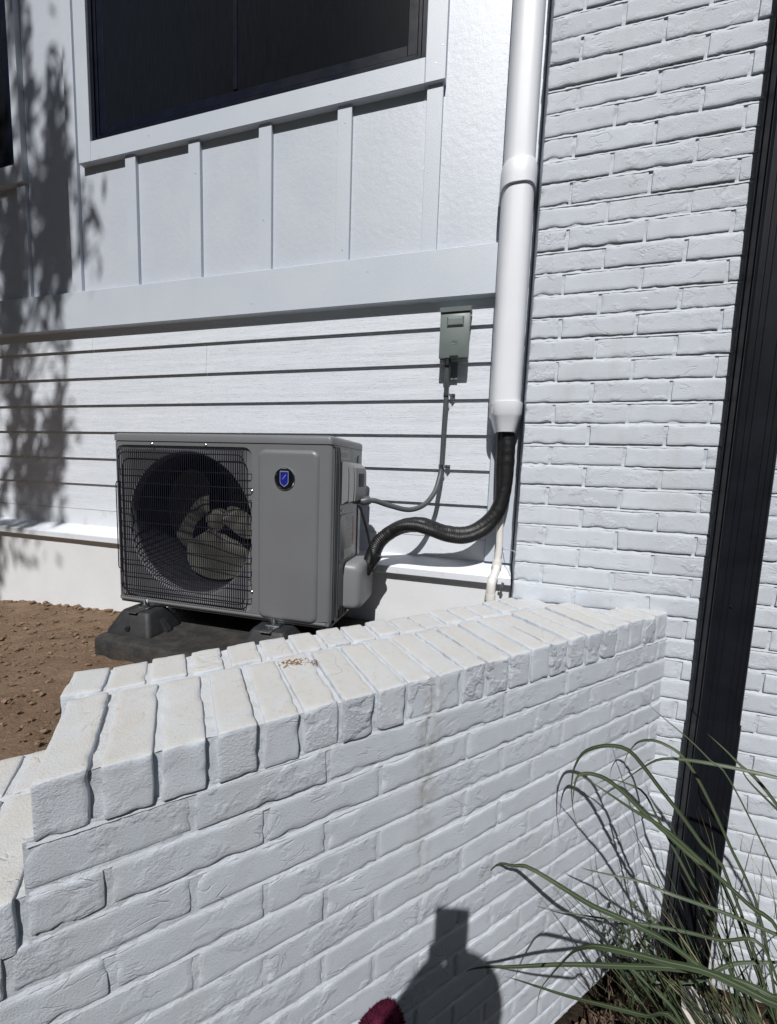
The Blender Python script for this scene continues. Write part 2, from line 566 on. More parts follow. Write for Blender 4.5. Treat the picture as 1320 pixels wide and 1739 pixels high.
def dirt_z(x, y, rough=True):
    q = Vector((x, y, 0)) - WA
    s_, n_ = q.dot(WD), q.dot(WN)
    zb = float(np.interp(s_, [-0.6, -0.12, 0.15, 1.0], [-0.93, -0.872, -0.91, -0.92]))
    # distance to the foundation measured along the wall normal
    nf = n_ + (0.117 - y) / WN.y
    t_ = min(1, max(0, (n_ - 0.36) / max(0.2, nf - 0.36)))
    z = zb + (found_z(x) - zb) * t_
    if rough:
        z += 0.010 * fbm(x * 6, y * 6, 2.0) + 0.010 * abs(fbm(x * 22, y * 22, 5.0))
        if y > 0.0:
            z += 0.018 * max(0, fbm(x * 2.2, 1.0, 9.0)) * min(1, y / 0.1)
    return z


gx = np.linspace(-6.5, 0.1, 300)
gy = np.linspace(-3.5, 0.16, 190)
mb = MB()
idx = {}
vv, ff = [], []
for j, y in enumerate(gy):
    for i, x in enumerate(gx):
        q = Vector((x, y, 0)) - WA
        if q.dot(WN) < 0.22:
            continue
        if q.dot(WD) < -1.75:
            zz = dirt_z(x, y)
            zz = zz - min(1.2, (-1.75 - q.dot(WD)) * 0.35)
            if y > -0.4:
                zz = max(zz, dirt_z(x, y))
        else:
            zz = dirt_z(x, y)
        idx[i, j] = len(vv)
        vv.append((x, y, zz))
for j in range(len(gy) - 1):
    for i in range(len(gx) - 1):
        k = [idx.get(c_) for c_ in ((i, j), (i + 1, j), (i + 1, j + 1), (i, j + 1))]
        if None not in k:
            ff.append(tuple(k))
mb.add(vv, ff)
obj('dirt_terrace', mb, M['dirt'], smooth=60, kind='structure')


def clod(mb, p, r, flat=0.7):
    bm = bmesh.new()
    bmesh.ops.create_icosphere(bm, subdivisions=1, radius=1)
    sx_, sy2, sz_ = r * random.uniform(.7, 1.5), r * random.uniform(.6, 1.2), r * flat * random.uniform(.5, 1)
    a = random.uniform(0, 6.28)
    rot = Matrix.Rotation(a, 3, 'Z') @ Matrix.Rotation(random.uniform(-.4, .4), 3, 'X')
    sd = random.uniform(0, 50)
    v = []
    for q in bm.verts:
        c_ = q.co * (1 + 0.45 * noise.noise(q.co * 1.7 + Vector((sd, 0, 0))))
        v.append(Vector(p) + rot @ Vector((c_.x * sx_, c_.y * sy2, c_.z * sz_)))
    mb.add(v, [[q.index for q in f.verts] for f in bm.faces])
    bm.free()


mb = MB()
n_done = 0
while n_done < 3400:
    x, y = random.uniform(-3.4, -0.5), random.uniform(-1.1, 0.1)
    q = Vector((x, y, 0)) - WA
    if q.dot(WN) < 0.42:
        continue
    if -1.58 < x < -0.45 and -0.46 < y:
        continue
    r = 0.0022 * random.random() ** -0.55
    r = min(r, 0.011)
    if fbm(x * 3.1, y * 3.1, 4.0) < -0.15 and random.random() < .75:
        n_done += 1
        continue
    clod(mb, (x, y, dirt_z(x, y, False) + 0.008), r, 0.6)
    n_done += 1
for i in range(16):
    x = -3.0 + i * 0.06 + random.uniform(-.02, .02)
    clod(mb, (x, 0.085 + random.uniform(-.02, .015), dirt_z(x, 0.08, False) + 0.015), random.uniform(.010, .022))
obj('dirt_clods', mb, M['clod'], smooth=0, kind='stuff')

# ------------------------------------------------------------------ house
house = thing('house', (-1.5, HW, -0.6), 'white board and batten house wall with lap siding below and black windows', 'house')
# panels between battens
BAT = [-2.813, -2.412, -2.006, -1.603, -1.200, -0.799, -0.397]       # right edges of the battens
edges = [-6.0, -4.02, -3.62, -3.22] + [b - 0.035 for b in BAT] + [0.6]
for a, b in zip(edges[:-1], edges[1:]):
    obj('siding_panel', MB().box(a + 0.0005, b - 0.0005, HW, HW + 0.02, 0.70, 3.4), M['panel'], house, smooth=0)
for b in [-4.02, -3.62, -3.22] + BAT:
    w_ = 0.068
    top_ = 3.4
    if -2.3 < b < -0.38:
        top_ = 1.4035
    elif b < -2.8:
        top_ = 1.3835
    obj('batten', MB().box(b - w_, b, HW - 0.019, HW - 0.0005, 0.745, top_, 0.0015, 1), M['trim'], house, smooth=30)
# belly band
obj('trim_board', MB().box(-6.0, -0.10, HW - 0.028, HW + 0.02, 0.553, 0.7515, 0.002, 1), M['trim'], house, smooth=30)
# lap boards: each leans out at its lower edge
LAPZ = [0.4417 - 0.1550 * k for k in range(7)]
cuts = {0: [-2.38], 1: [-1.60], 3: [-3.5], 5: [-0.9]}
tops = [0.558] + LAPZ[:-1]
for k, (zb, ztop) in enumerate(zip(LAPZ, tops)):
    xa = [-6.0] + cuts.get(k, []) + [-0.118]
    for a, b in zip(xa[:-1], xa[1:]):
        zt_ = ztop + 0.012
        prof = [(HW + 0.0020, zb), (HW + 0.009, zb), (HW + 0.022, zt_), (HW + 0.0155, zt_)]
        mb = MB()
        n_ = len(prof)
        e_ = 0.0006
        mb.prism(prof, 'x', a + e_, b - e_)
        obj('lap_board', mb, M['lap'], house, smooth=0)
obj('wall_backing', MB().box(-6.0, -0.02, HW + 0.0225, HW + 0.12, -1.3, 3.4), M['foundation'], house, smooth=0)
# skirt board, sloped ledge, foundation
obj('skirt_board', MB().box(-6.0, -0.1185, HW + 0.002, HW + 0.022, -0.62, -0.4905), M['ledge'], house, smooth=0)
mb = MB().prism([(HW + 0.02, -0.578), (0.088, -0.622), (0.086, -0.626), (0.086, -0.6535), (0.089, -0.656), (HW + 0.02, -0.640)], 'x', -6.0, -0.003)
obj('ledge', mb, M['ledge'], house, smooth=0)
mb = MB()
fx = np.linspace(-6.0, 0.0, 160)
fz = np.linspace(-1.9, -0.648, 40)
mb.add([(x, 0.117 + 0.0025 * fbm(x * 3, z * 3, 1.0), z) for z in fz for x in fx],
       [(j * 160 + i, j * 160 + i + 1, (j + 1) * 160 + i + 1, (j + 1) * 160 + i) for j in range(39) for i in range(159)])
obj('foundation', mb, M['foundation'], house, smooth=60)
obj('corner_board', MB().box(-0.1175, -0.002, HW - 0.022, HW + 0.02, -0.578, 3.4, 0.002, 1), M['trim'], house, smooth=30)
for x, z, y in ((-0.43, 1.47, HW - 0.0335), (-0.405, 1.53, HW - 0.0335), (-1.3, 0.60, HW - 0.0285), (-0.45, 1.07, HW - 0.0195), (-1.24, 0.98, HW - 0.0195), (-1.63, 1.25, HW - 0.0195),
                (-0.83, 1.33, HW - 0.0195), (-2.5, 0.62, HW - 0.0285), (-0.7, 0.69, HW - 0.0285), (-0.83, 0.80, HW - 0.0195), (-1.9, 1.46, HW - 0.0325), (-0.9, 1.45, HW - 0.0325)):
    obj('nail', MB().tube([(x, y + 0.001, z), (x, y - 0.0004, z)], 0.0022, 8), M['steel'], house, smooth=0)


def window(x0, x1, z0, casing, mull, z1=3.3):
    """black window with white casing; z0 = bottom of the black frame"""
    yc = HW - 0.033
    wdw = obj('window', MB().box(x0 + 0.002, x1 - 0.002, HW + 0.001, HW + 0.02, z0 + 0.002, z1), M['frame'], house, smooth=0)
    # outer frame with two ridges
    for a, b, y0 in ((0.0, 0.022, HW - 0.020), (0.024, 0.040, HW - 0.012), (0.042, 0.085, HW - 0.007)):
        fr = MB()
        fr.box(x0 + a, x0 + b, y0, HW + 0.0005, z0 + a, z1, 0.002, 1)
        fr.box(x1 - b, x1 - a, y0, HW + 0.0005, z0 + a, z1, 0.002, 1)
        fr.box(x0 + b + 0.0002, x1 - b - 0.0002, y0 + 0.0004, HW + 0.0004, z0 + a, z0 + b, 0.002, 1)
        obj('frame', fr, M['frame'], wdw)
    if mull is not None:
        obj('mullion', MB().box(mull - 0.012, mull + 0.012, HW - 0.010, HW + 0.0003, z0 + 0.0855, z1, 0.002, 1), M['frame'], wdw)
        pieces = [(x0 + 0.0855, mull - 0.0125), (mull + 0.0125, x1 - 0.0855)]
    else:
        pieces = [(x0 + 0.0855, x1 - 0.0855)]
    for a, b in pieces:
        obj('pane', MB().box(a, b, HW - 0.004, HW + 0.0002, z0 + 0.0858, z1), M['pane'], wdw, smooth=0)
    cs = casing
    obj('casing', MB().box(x0 - cs, x0 - 0.0005, yc, HW - 0.0005, z0 - 0.1, z1, 0.002, 1), M['trim'], house, smooth=30)
    obj('casing', MB().box(x1 + 0.0005, x1 + cs, yc, HW - 0.0005, z0 - 0.1, z1, 0.002, 1), M['trim'], house, smooth=30)
    obj('casing', MB().box(x0 + 0.0002, x1 - 0.0002, yc + 0.001, HW - 0.0006, z0 - 0.1, z0 - 0.0005, 0.002, 1), M['trim'], house, smooth=30)
    return wdw


obj('added_soffit', MB().box(-6.0, 3.0, -0.42, HW + 0.3, 3.405, 3.42), M['trim'], house, smooth=0)  # unseen eave, added to keep overhead sky light off the wall
obj('added_fascia', MB().box(-6.0, 3.0, -0.445, -0.4205, 3.385, 3.57), M['trim'], house, smooth=0)
obj('added_roof', MB().prism([(-0.50, 3.565), (2.5, 4.6), (2.5, 4.64), (-0.50, 3.60)], 'x', -6.05, 3.05), M['frame'], house, smooth=0)
window(-2.292, -0.474, 1.504, 0.085, -1.403)
window(-4.40, -2.868, 1.484, 0.06, None)

# ------------------------------------------------------------------ bricks
def rough_box(Lx, Ly, Lz, nx_, ny_, nz_, r, amp, seed, back=False, chip=0.0):
    """brick: x centred, y from 0 (front) to Ly, z from 0 to Lz; rounded, lumpy arrises"""
    pts, faces = {}, []
    V = []

    def grid(L, n_):
        if n_ < 4:
            return [L * q / n_ for q in range(n_ + 1)]
        return [0.0, r] + [r + (L - 2 * r) * q / (n_ - 2) for q in range(1, n_ - 2)] + [L - r, L]
    GXs, GYs, GZs = grid(Lx, nx_), grid(Ly, ny_), grid(Lz, nz_)

    def vid(i, j, k):
        if (i, j, k) in pts:
            return pts[i, j, k]
        p = Vector((GXs[i] - Lx / 2, GYs[j], GZs[k]))
        q = Vector((min(max(p.x, -Lx / 2 + r), Lx / 2 - r), min(max(p.y, r), Ly - r), min(max(p.z, r), Lz - r)))
        d_ = p - q
        out = p
        nrm_ = Vector((0, 0, 0))
        if d_.length > 1e-9:
            nrm_ = d_.normalized()
            out = q + nrm_ * r
        sd = Vector((seed * 3.1, seed * 1.7, seed * 0.9))
        a = noise.fractal(p * 16 + sd, 0.8, 2.0, 3)
        b_ = noise.noise(p * 45 + sd)
        out = out + nrm_ * (amp * a * 0.34 + amp * 0.22 * b_)
        if chip:
            dx_, dy2_, dz_ = Lx / 2 - abs(p.x), min(p.y, Ly - p.y), Lz / 2 - abs(p.z - Lz / 2)
            e1 = sorted((dx_, dy2_, dz_))[1]          # distance to the nearest arris
            we = max(0.0, 1 - e1 / 0.011)
            ce = noise.noise(p * 34 + sd * 2.3)
            if ce > 0.05 and we > 0:
                cdir = (Vector((-math.copysign(1, p.x) if dx_ < 0.012 else 0, 1.0 if p.y < 0.012 else 0, -math.copysign(1, p.z - Lz / 2) if dz_ < 0.012 else 0)))
                if cdir.length > 0:
                    out = out + cdir.normalized() * min(0.0055, chip * 0.9 * (ce - 0.05)) * we
        # sag of the lower and upper edges
        out.z += 0.0022 * noise.noise(Vector((p.x * 9, seed * 2.0, 1.5 if k > nz_ / 2 else 7.5)))
        out.x += 0.0022 * noise.noise(Vector((p.z * 18, seed * 2.0, 3.5 if i > nx_ / 2 else 9.5)))
        pts[i, j, k] = len(V)
        V.append(out)
        return pts[i, j, k]
    for k in range(nz_):
        for i in range(nx_):
            faces.append((vid(i, 0, k), vid(i + 1, 0, k), vid(i + 1, 0, k + 1), vid(i, 0, k + 1)))
            if back:
                faces.append((vid(i, ny_, k), vid(i, ny_, k + 1), vid(i + 1, ny_, k + 1), vid(i + 1, ny_, k)))
    for j in range(ny_):
        for i in range(nx_):
            faces.append((vid(i, j, nz_), vid(i + 1, j, nz_), vid(i + 1, j + 1, nz_), vid(i, j + 1, nz_)))
            faces.append((vid(i, j, 0), vid(i, j + 1, 0), vid(i + 1, j + 1, 0), vid(i + 1, j, 0)))
        for k in range(nz_):
            faces.append((vid(0, j, k), vid(0, j, k + 1), vid(0, j + 1, k + 1), vid(0, j + 1, k)))
            faces.append((vid(nx_, j, k), vid(nx_, j + 1, k), vid(nx_, j + 1, k + 1), vid(nx_, j, k + 1)))
    return MB().add(V, faces)


def mortar_sheet(x0, x1, z0, z1, y, step, amp, seed, keep=None):
    nx_ = max(2, int((x1 - x0) / step))
    nz_ = max(2, int((z1 - z0) / step))
    X = np.linspace(x0, x1, nx_ + 1)
    Z = np.linspace(z0, z1, nz_ + 1)
    v = [(x, y + amp * (noise.noise(Vector((x * 28, z * 28, seed))) + 0.6 * noise.noise(Vector((x * 75, z * 75, seed + 4)))), z) for z in Z for x in X]
    f = [(j * (nx_ + 1) + i, j * (nx_ + 1) + i + 1, (j + 1) * (nx_ + 1) + i + 1, (j + 1) * (nx_ + 1) + i)
         for j in range(nz_) for i in range(nx_) if keep is None or keep((X[i] + X[i + 1]) / 2, (Z[j] + Z[j + 1]) / 2)]
    return v, f


def joint_strip(mb, x0, x1, z0, seed, step=0.0075, flush=0.0006, rec=0.0046):
    """struck bed joint: flush with the brick below, raked under the brick above"""
    n_ = max(2, int((x1 - x0) / step))
    prof = ((-0.0090, flush + 0.0035), (-0.0058, flush), (-0.0018, flush + 0.0014), (0.0022, flush + 0.0036), (0.0066, rec))
    v, f = [], []
    for i in range(n_ + 1):
        x = x0 + (x1 - x0) * i / n_
        wob = 0.0016 * noise.noise(Vector((x * 11, z0 * 40, seed))) + 0.0010 * noise.noise(Vector((x * 60, z0 * 40, seed)))
        wy = 0.0016 * noise.noise(Vector((x * 35, z0 * 33, seed + 5))) + 0.0014 * noise.noise(Vector((x * 110, z0 * 33, seed + 5)))
        for dz, y in prof:
            v.append((x, y + wy, z0 + dz + wob))
    m_ = len(prof)
    for i in range(n_):
        for k in range(m_ - 1):
            a = i * m_ + k
            f.append((a, a + m_, a + m_ + 1, a + 1))
    mb.add(v, f)


BH = 0.0762
PITCH_X = 0.2465
NVAR = 10
FULL = [rough_box(0.2375, 0.03, 0.0668, 20, 2, 9, 0.0030, 0.0012, i + 1, chip=0.008).mesh('brick', M['brick'], 50) for i in range(NVAR)]
HALF = [rough_box(0.104, 0.03, 0.0668, 11, 2, 9, 0.0035, 0.0020, i + 31, chip=0.013).mesh('brick', M['brick'], 50) for i in range(5)]

wallb = thing('brick_wall', (0, 0, -2.1), 'tall white painted brick wall behind the black downspout', 'brick wall')
mb = MB()
v, f = mortar_sheet(0.004, 1.32, -2.1, 1.80, 0.0042, 0.007, 0.0022, 3.0)
mb.add(v, f)
mb.box(0.0035, 3.0, 0.0105, HW + 0.1, -2.1, 3.4)
v, f = mortar_sheet(1.32, 2.98, -2.1, 3.38, 0.0042, 0.02, 0.0020, 3.0)
mb.add(v, f)
v, f = mortar_sheet(0.004, 1.32, 1.80, 3.38, 0.0042, 0.02, 0.0020, 3.0)
mb.add(v, f)
for k in range(-27, 24):
    joint_strip(mb, 0.004, 1.32, k * BH, 21.0)
    joint_strip(mb, 1.32, 2.98, k * BH, 21.0, 0.025)
for k in range(24, 44):
    joint_strip(mb, 0.004, 2.98, k * BH, 21.0, 0.025)
obj('mortar', mb, M['mortar'], wallb, smooth=60)
stuff_at = []
count = 0
for k in range(-27, 24):
    z0 = k * BH
    x0 = 0.002
    first = 0.2205 if k % 2 else 0.0975
    xs_ = [(x0, first)]
    while xs_[-1][1] < 2.9:
        a = xs_[-1][1] + 0.009
        xs_.append((a, a + PITCH_X - 0.009))
    for n_, (a, b) in enumerate(xs_):
        # what the photograph shows: courses up to the upper frame edge
        inview = a < 1.08 and z0 > -2.06 and z0 < 1.62 and not (a > 0.80 and z0 > -0.2)
        L_ = b - a
        if inview and count < 290:
            if L_ < 0.15:
                me, base = HALF[random.randrange(5)], 0.104
            else:
                me, base = FULL[random.randrange(NVAR)], 0.2375
            fl = random.random() < 0.5
            inst('brick', me, wallb, ((a + b) / 2, random.uniform(-0.0034, 0.0010), z0 + 0.0048 + 2.1 + random.uniform(-.0012, .0012)),
                 (random.uniform(-.035, -.004), random.uniform(-.006, .006), random.uniform(-.008, .008)), (L_ / base, 1, 1))
            count += 1
        else:
            stuff_at.append(((a + b) / 2, L_, z0))
for k in range(24, 44):
    x0 = 0.002
    for n_ in range(12):
        a = x0 + n_ * PITCH_X - (0.12 if k % 2 else 0)
        a1, b1 = max(a, 0.002), min(a + PITCH_X - 0.009, 2.95)
        if b1 - a1 > 0.03:
            stuff_at.append(((a1 + b1) / 2, b1 - a1, k * BH))
LOWV = [rough_box(0.2375, 0.03, 0.0668, 10, 2, 5, 0.0030, 0.0012, i + 201, chip=0.008) for i in range(6)]
stuff = MB()
for n_, (xc, L_, z0) in enumerate(stuff_at):
    src = LOWV[n_ % 6]
    sc, dy = L_ / 0.2375, random.uniform(-0.0034, 0.0010)
    stuff.add([(xc + q[0] * sc, q[1] + dy, z0 + 0.0048 + q[2]) for q in src.v], src.f)
obj('brickwork', stuff, M['brick'], wallb, smooth=50, kind='stuff')

# low retaining wall, set at 45 degrees to the house
LW0 = Vector((WA.x, WA.y, -2.05))
lw = thing('low_brick_wall', LW0, 'low white painted brick retaining wall with a rowlock cap in the foreground', 'retaining wall', rotz=WANG)


def zl(z):
    return z - LW0.z


LFULL = [rough_box(0.2375, 0.035, 0.0692, 28, 2, 11, 0.0030, 0.0012, i + 51, chip=0.010).mesh('brick', M['lowbrick'], 50) for i in range(12)]
LHALF = [rough_box(0.115, 0.035, 0.0692, 15, 2, 11, 0.0040, 0.0026, i + 81, chip=0.020).mesh('brick', M['lowbrick'], 50) for i in range(4)]
CAPF = [rough_box(0.0685, 0.231, 0.0935, 11, 24, 13, 0.0030, 0.0014, i + 101, back=True, chip=0.008).mesh('cap_brick', M['capbrick'], 50) for i in range(10)]
CAPB = [rough_box(0.0685, 0.108, 0.0935, 10, 12, 8, 0.0034, 0.0016, i + 131, back=True, chip=0.009).mesh('cap_brick', M['capbrick'], 50) for i in range(6)]
# mortar: face, cap beds, body
mb = MB()
LOWT = -0.841
v, f = mortar_sheet(-1.6, WLEN + 0.02, zl(-2.05), zl(ZCB) + 0.004, 0.0032, 0.008, 0.0020, 11.0,
                    keep=lambda x, z: z < zl(LOWT - 0.09) or x > -0.012)
mb.add(v, f)
v, f = mortar_sheet(0.006, WLEN, zl(ZCB), zl(ZC) - 0.008, 0.0068, 0.008, 0.0022, 13.0)
mb.add(v, f)


def top_sheet(x0, x1, y0, y1, z, seed):
    nx_, ny_ = int((x1 - x0) / 0.009), int((y1 - y0) / 0.009)
    X, Y = np.linspace(x0, x1, nx_ + 1), np.linspace(y0, y1, ny_ + 1)
    v = [(x, y, z + 0.0022 * noise.noise(Vector((x * 30, y * 30, seed))) + 0.0014 * noise.noise(Vector((x * 80, y * 80, seed)))) for y in Y for x in X]
    f = [(j * (nx_ + 1) + i, j * (nx_ + 1) + i + 1, (j + 1) * (nx_ + 1) + i + 1, (j + 1) * (nx_ + 1) + i) for j in range(ny_) for i in range(nx_)]
    mb.add(v, f)


top_sheet(0.006, 1.42, 0.0070, 0.347, zl(ZC) - 0.0080, 17.0)
# triangle of the cap that runs into the brick wall
top_sheet(1.42, 1.70, 0.0075, 0.12, zl(ZC) - 0.0050, 18.0)
mb.box(0.006, 1.36, 0.0135, 0.346, zl(-2.05), zl(ZC) - 0.0115)
mb.box(1.36, 1.66, 0.0135, 0.05, zl(-2.05), zl(ZC) - 0.0115)
mb.box(1.36, 1.52, 0.0505, 0.20, zl(-2.05), zl(ZC) - 0.009)
top_sheet(-1.6, -0.004, 0.0075, 0.372, zl(LOWT) - 0.0058, 19.0)
v, f = mortar_sheet(-1.6, -0.002, zl(LOWT - 0.094), zl(LOWT) - 0.006, 0.0085, 0.008, 0.002, 15.0)
mb.add(v, f)
mb.box(-1.6, 0.005, 0.0115, 0.371, zl(-2.05), zl(LOWT) - 0.009)
for k in range(0, 17):
    z0 = ZCB - k * CH
    joint_strip(mb, -1.55 if z0 < LOWT - 0.10 else -0.010, WLEN + 0.01, zl(z0), 27.0, 0.006)
obj('mortar', mb, M['lowmortar'], lw, smooth=60, world=False)
# field bricks
nlow = 0
for k in range(1, 17):
    z0 = ZCB - k * CH
    j0 = 0.207 if k % 2 else 0.084
    js = sorted([j0 + PITCH_X * q for q in range(-7, 8)])
    for a, b in zip(js[:-1], js[1:]):
        a, b = a + 0.005, b - 0.005
        lim0 = -1.55 if z0 < LOWT - 0.10 else -0.012
        a, b = max(a, lim0), min(b, WLEN + 0.01)
        if b - a < 0.03:
            continue
        L_ = b - a
        me, base = (LHALF[random.randrange(4)], 0.115) if L_ < 0.165 else (LFULL[random.randrange(12)], 0.2375)
        inst('brick', me, lw, ((a + b) / 2, random.uniform(-0.0026, 0.0010), zl(z0) + 0.0052 + random.uniform(-.0012, .0012)),
             (random.uniform(-.032, -.004), random.uniform(-.006, .006), random.uniform(-.006, .006)), (L_ / base, 1, 1))
        nlow += 1
# cap: a row of full rowlock bricks in front, half bricks behind
CP = 0.0790
for i in range(22):
    s0 = i * CP + (0.004 if i < 3 else 0.010)
    if i == 0:
        s0 -= 0.004
    wdt = 0.0675 * random.uniform(0.97, 1.05)
    if s0 + 0.03 < 1.71:
        far = s0 > 1.45
        me = CAPB[i % 6] if far else CAPF[i % 10]
        inst('cap_brick', me, lw, (s0 + 0.033, random.uniform(-0.004, 0.003), zl(ZCB) + 0.001 + random.uniform(-.0025, .0015)),
             (random.uniform(-.012, .012), random.uniform(-.014, .014), random.uniform(-.016, .016)), (wdt / 0.0685, 1, 1))
    if i < 17:
        inst('cap_brick', CAPB[(i * 5 + 2) % 6], lw, (i * 0.0795 + 0.012 + random.uniform(-.003, .003), 0.246, zl(ZCB) + 0.0005 + random.uniform(-.003, .002)),
             (random.uniform(-.02, .02), random.uniform(-.015, .015), random.uniform(-.02, .02)), (random.uniform(.93, 1.02), 1, 1))
for i in range(19):
    s0 = -0.060 - i * CP
    inst('cap_brick', CAPF[(i * 3 + 1) % 10], lw, (s0, random.uniform(-0.002, 0.003), zl(LOWT) - 0.0935 + random.uniform(-.002, .001)),
         (random.uniform(-.01, .01), random.uniform(-.01, .01), random.uniform(-.015, .015)), (0.97, 1, 1))
    inst('cap_brick', CAPB[(i * 5 + 1) % 6], lw, (s0 - 0.006, 0.246, zl(LOWT) - 0.0935 + random.uniform(-.003, .002)),
         (random.uniform(-.02, .02), random.uniform(-.01, .01), random.uniform(-.02, .02)), (0.96, 1.12, 1))

# crumbs of dry plant debris on the cap
mb = MB()
for cx_, cy2, n_, sp in ((0.432, 0.196, 60, 0.014), (0.445, 0.185, 40, 0.010), (0.475, 0.175, 18, 0.010)):
    for _ in range(n_):
        q = wpt(cx_ + random.gauss(0, sp), cy2 + random.gauss(0, sp * .6), ZC + 0.001 + random.uniform(0, .003))
        a = random.uniform(0, 6.28)
        l_, w_ = random.uniform(.002, .006), random.uniform(.0008, .002)
        d1 = Vector((math.cos(a), math.sin(a), random.uniform(-.3, .3))) * l_
        d2 = Vector((-math.sin(a), math.cos(a), 0)) * w_
        up_ = Vector((0, 0, .001))
        mb.add([q - d1 - d2, q + d1 - d2, q + d1 + d2, q - d1 + d2, q + up_], [(0, 1, 4), (1, 2, 4), (2, 3, 4), (3, 0, 4), (3, 2, 1, 0)])
tag(obj('plant_debris', mb, M['debris'], smooth=0), 'small brown patch of dry plant crumbs lying on the white brick cap', 'debris')

# ------------------------------------------------------------------ heat pump
UW, UH, UD = 0.959, 0.715, 0.344
U0 = Vector((-1.611, -0.328, -0.795))
UR = 0.0275
unit = thing('heat_pump', U0, 'grey outdoor heat pump unit with round black fan grille and blue shield badge', 'heat pump', rotz=UR)


def up_(name, mb, mat, parent=None, smooth=35.0, label=None):
    o = obj(name, mb, mat, parent or unit, smooth, world=False)
    if label:
        o['label'] = label
    return o


FCX, FCZ, FR = 0.345, 0.3565, 0.290
# casing shell: sides, back, bottom
mb = MB()
mb.box(0.0, 0.0012, 0.014, UD, 0.012, UH - 0.03)
mb.box(0.001, UW - 0.001, UD - 0.0012, UD, 0.012, UH - 0.03)
mb.box(0.001, UW - 0.001, 0.010, UD - 0.002, 0.004, 0.012)
up_('casing', mb, M['greyside'], smooth=0)
# front panel, stamped, with the round opening
NA = 256
angs = sorted(set([2 * math.pi * i / NA for i in range(NA)] + [math.atan2(z - FCZ, x - FCX) % (2 * math.pi) for x in (0.0, UW) for z in (0.03, UH - 0.03)]))


def rect_hit(a, x0, x1, z0, z1):
    dx, dz = math.cos(a), math.sin(a)
    ts = []
    if dx > 1e-9:
        ts.append((x1 - FCX) / dx)
    if dx < -1e-9:
        ts.append((x0 - FCX) / dx)
    if dz > 1e-9:
        ts.append((z1 - FCZ) / dz)
    if dz < -1e-9:
        ts.append((z0 - FCZ) / dz)
    return min(ts)


def rr_hit(a, x0, x1, z0, z1, r):
    lo, hi = 0.0, 2.0
    for _ in range(40):
        m_ = (lo + hi) / 2
        x, z = FCX + m_ * math.cos(a), FCZ + m_ * math.sin(a)
        qx = max(abs(x - (x0 + x1) / 2) - ((x1 - x0) / 2 - r), 0)
        qz = max(abs(z - (z0 + z1) / 2) - ((z1 - z0) / 2 - r), 0)
        if math.hypot(qx, qz) < r and True:
            lo = m_
        else:
            hi = m_
    return lo


def loop(fn, y):
    return [(FCX + fn(a) * math.cos(a), y, FCZ + fn(a) * math.sin(a)) for a in angs]


GX0, GX1, GZ0, GZ1 = 0.014, 0.641, 0.033, 0.668
F0, F1 = 0.030, UH - 0.032
mb = MB().rings([
    loop(lambda a: rect_hit(a, 0.0, UW, F0, F1), 0.016),
    loop(lambda a: rect_hit(a, 0.0015, UW - 0.0015, F0, F1), 0.006),
    loop(lambda a: rect_hit(a, 0.007, UW - 0.007, F0, F1), 0.0015),
    loop(lambda a: rect_hit(a, 0.012, UW - 0.012, F0, F1), 0.0),
    loop(lambda a: rr_hit(a, GX0, GX1, GZ0, GZ1, 0.036), 0.0),
    loop(lambda a: rr_hit(a, GX0 + 0.003, GX1 - 0.003, GZ0 + 0.003, GZ1 - 0.003, 0.034), 0.006),
    loop(lambda a: rr_hit(a, GX0 + 0.010, GX1 - 0.010, GZ0 + 0.010, GZ1 - 0.010, 0.030), 0.009),
    loop(lambda a: FR + 0.006, 0.009),
    loop(lambda a: FR, 0.012),
    loop(lambda a: FR - 0.006, 0.022),
    loop(lambda a: FR - 0.008, 0.040),
])
mb.box(UW - 0.0012, UW, 0.0165, 0.055, F0, F1)
mb.box(0.001, UW - 0.001, 0.004, 0.03, 0.016, F0 - 0.0002)
mb.tube([(0.012, 0.006, 0.022), (UW - 0.012, 0.006, 0.022)], 0.008, 8)
fp = up_('front_panel', mb, M['grey'], smooth=28)
# embossed right-hand field
PX0, PX1, PZ0, PZ1 = 0.668, 0.914, 0.020, 0.662
L_ = []
for ins, y in ((0.0, 0.0004), (0.003, -0.004), (0.010, -0.0085), (0.015, -0.0095), (0.020, -0.0097)):
    L_.append([(x, y, z) for x, z in roundrect(PX0 + ins, PX1 - ins, PZ0 + ins, PZ1 - ins, max(0.008, 0.030 - ins))])
up_('embossed_panel', MB().rings(L_, 'end'), M['grey'], smooth=40)
# lid
mb = MB()
LZ = UH - 0.0305
L_ = []
for ins, z in ((-0.003, LZ), (-0.003, UH - 0.010), (0.000, UH - 0.004), (0.006, UH), (0.020, UH + 0.001)):
    L_.append([(x, y, z) for x, y in roundrect(ins, UW - ins, ins, UD + 0.003 - ins, 0.016)])
up_('lid', MB().rings(L_, 'both'), M['grey'], smooth=40)
# dark interior, coil, motor
up_('shroud', MB().rings([loop(lambda a: FR - 0.0078, 0.0402), loop(lambda a: FR - 0.008, 0.24), loop(lambda a: FR + 0.01, 0.268)]), M['shroud'])
mb = MB()
mb.rings([loop(lambda a: FR + 0.008, 0.270), loop(lambda a: FR + 0.008, 0.32)], 'end')
up_('coil', mb, M['coil'], smooth=0)
# fan
fan = up_('fan', MB().tube([(FCX, 0.165, FCZ), (FCX, 0.172, FCZ), (FCX, 0.25, FCZ)], lambda i, t: (0.03, 0.048, 0.052)[i], 28), M['blade'])


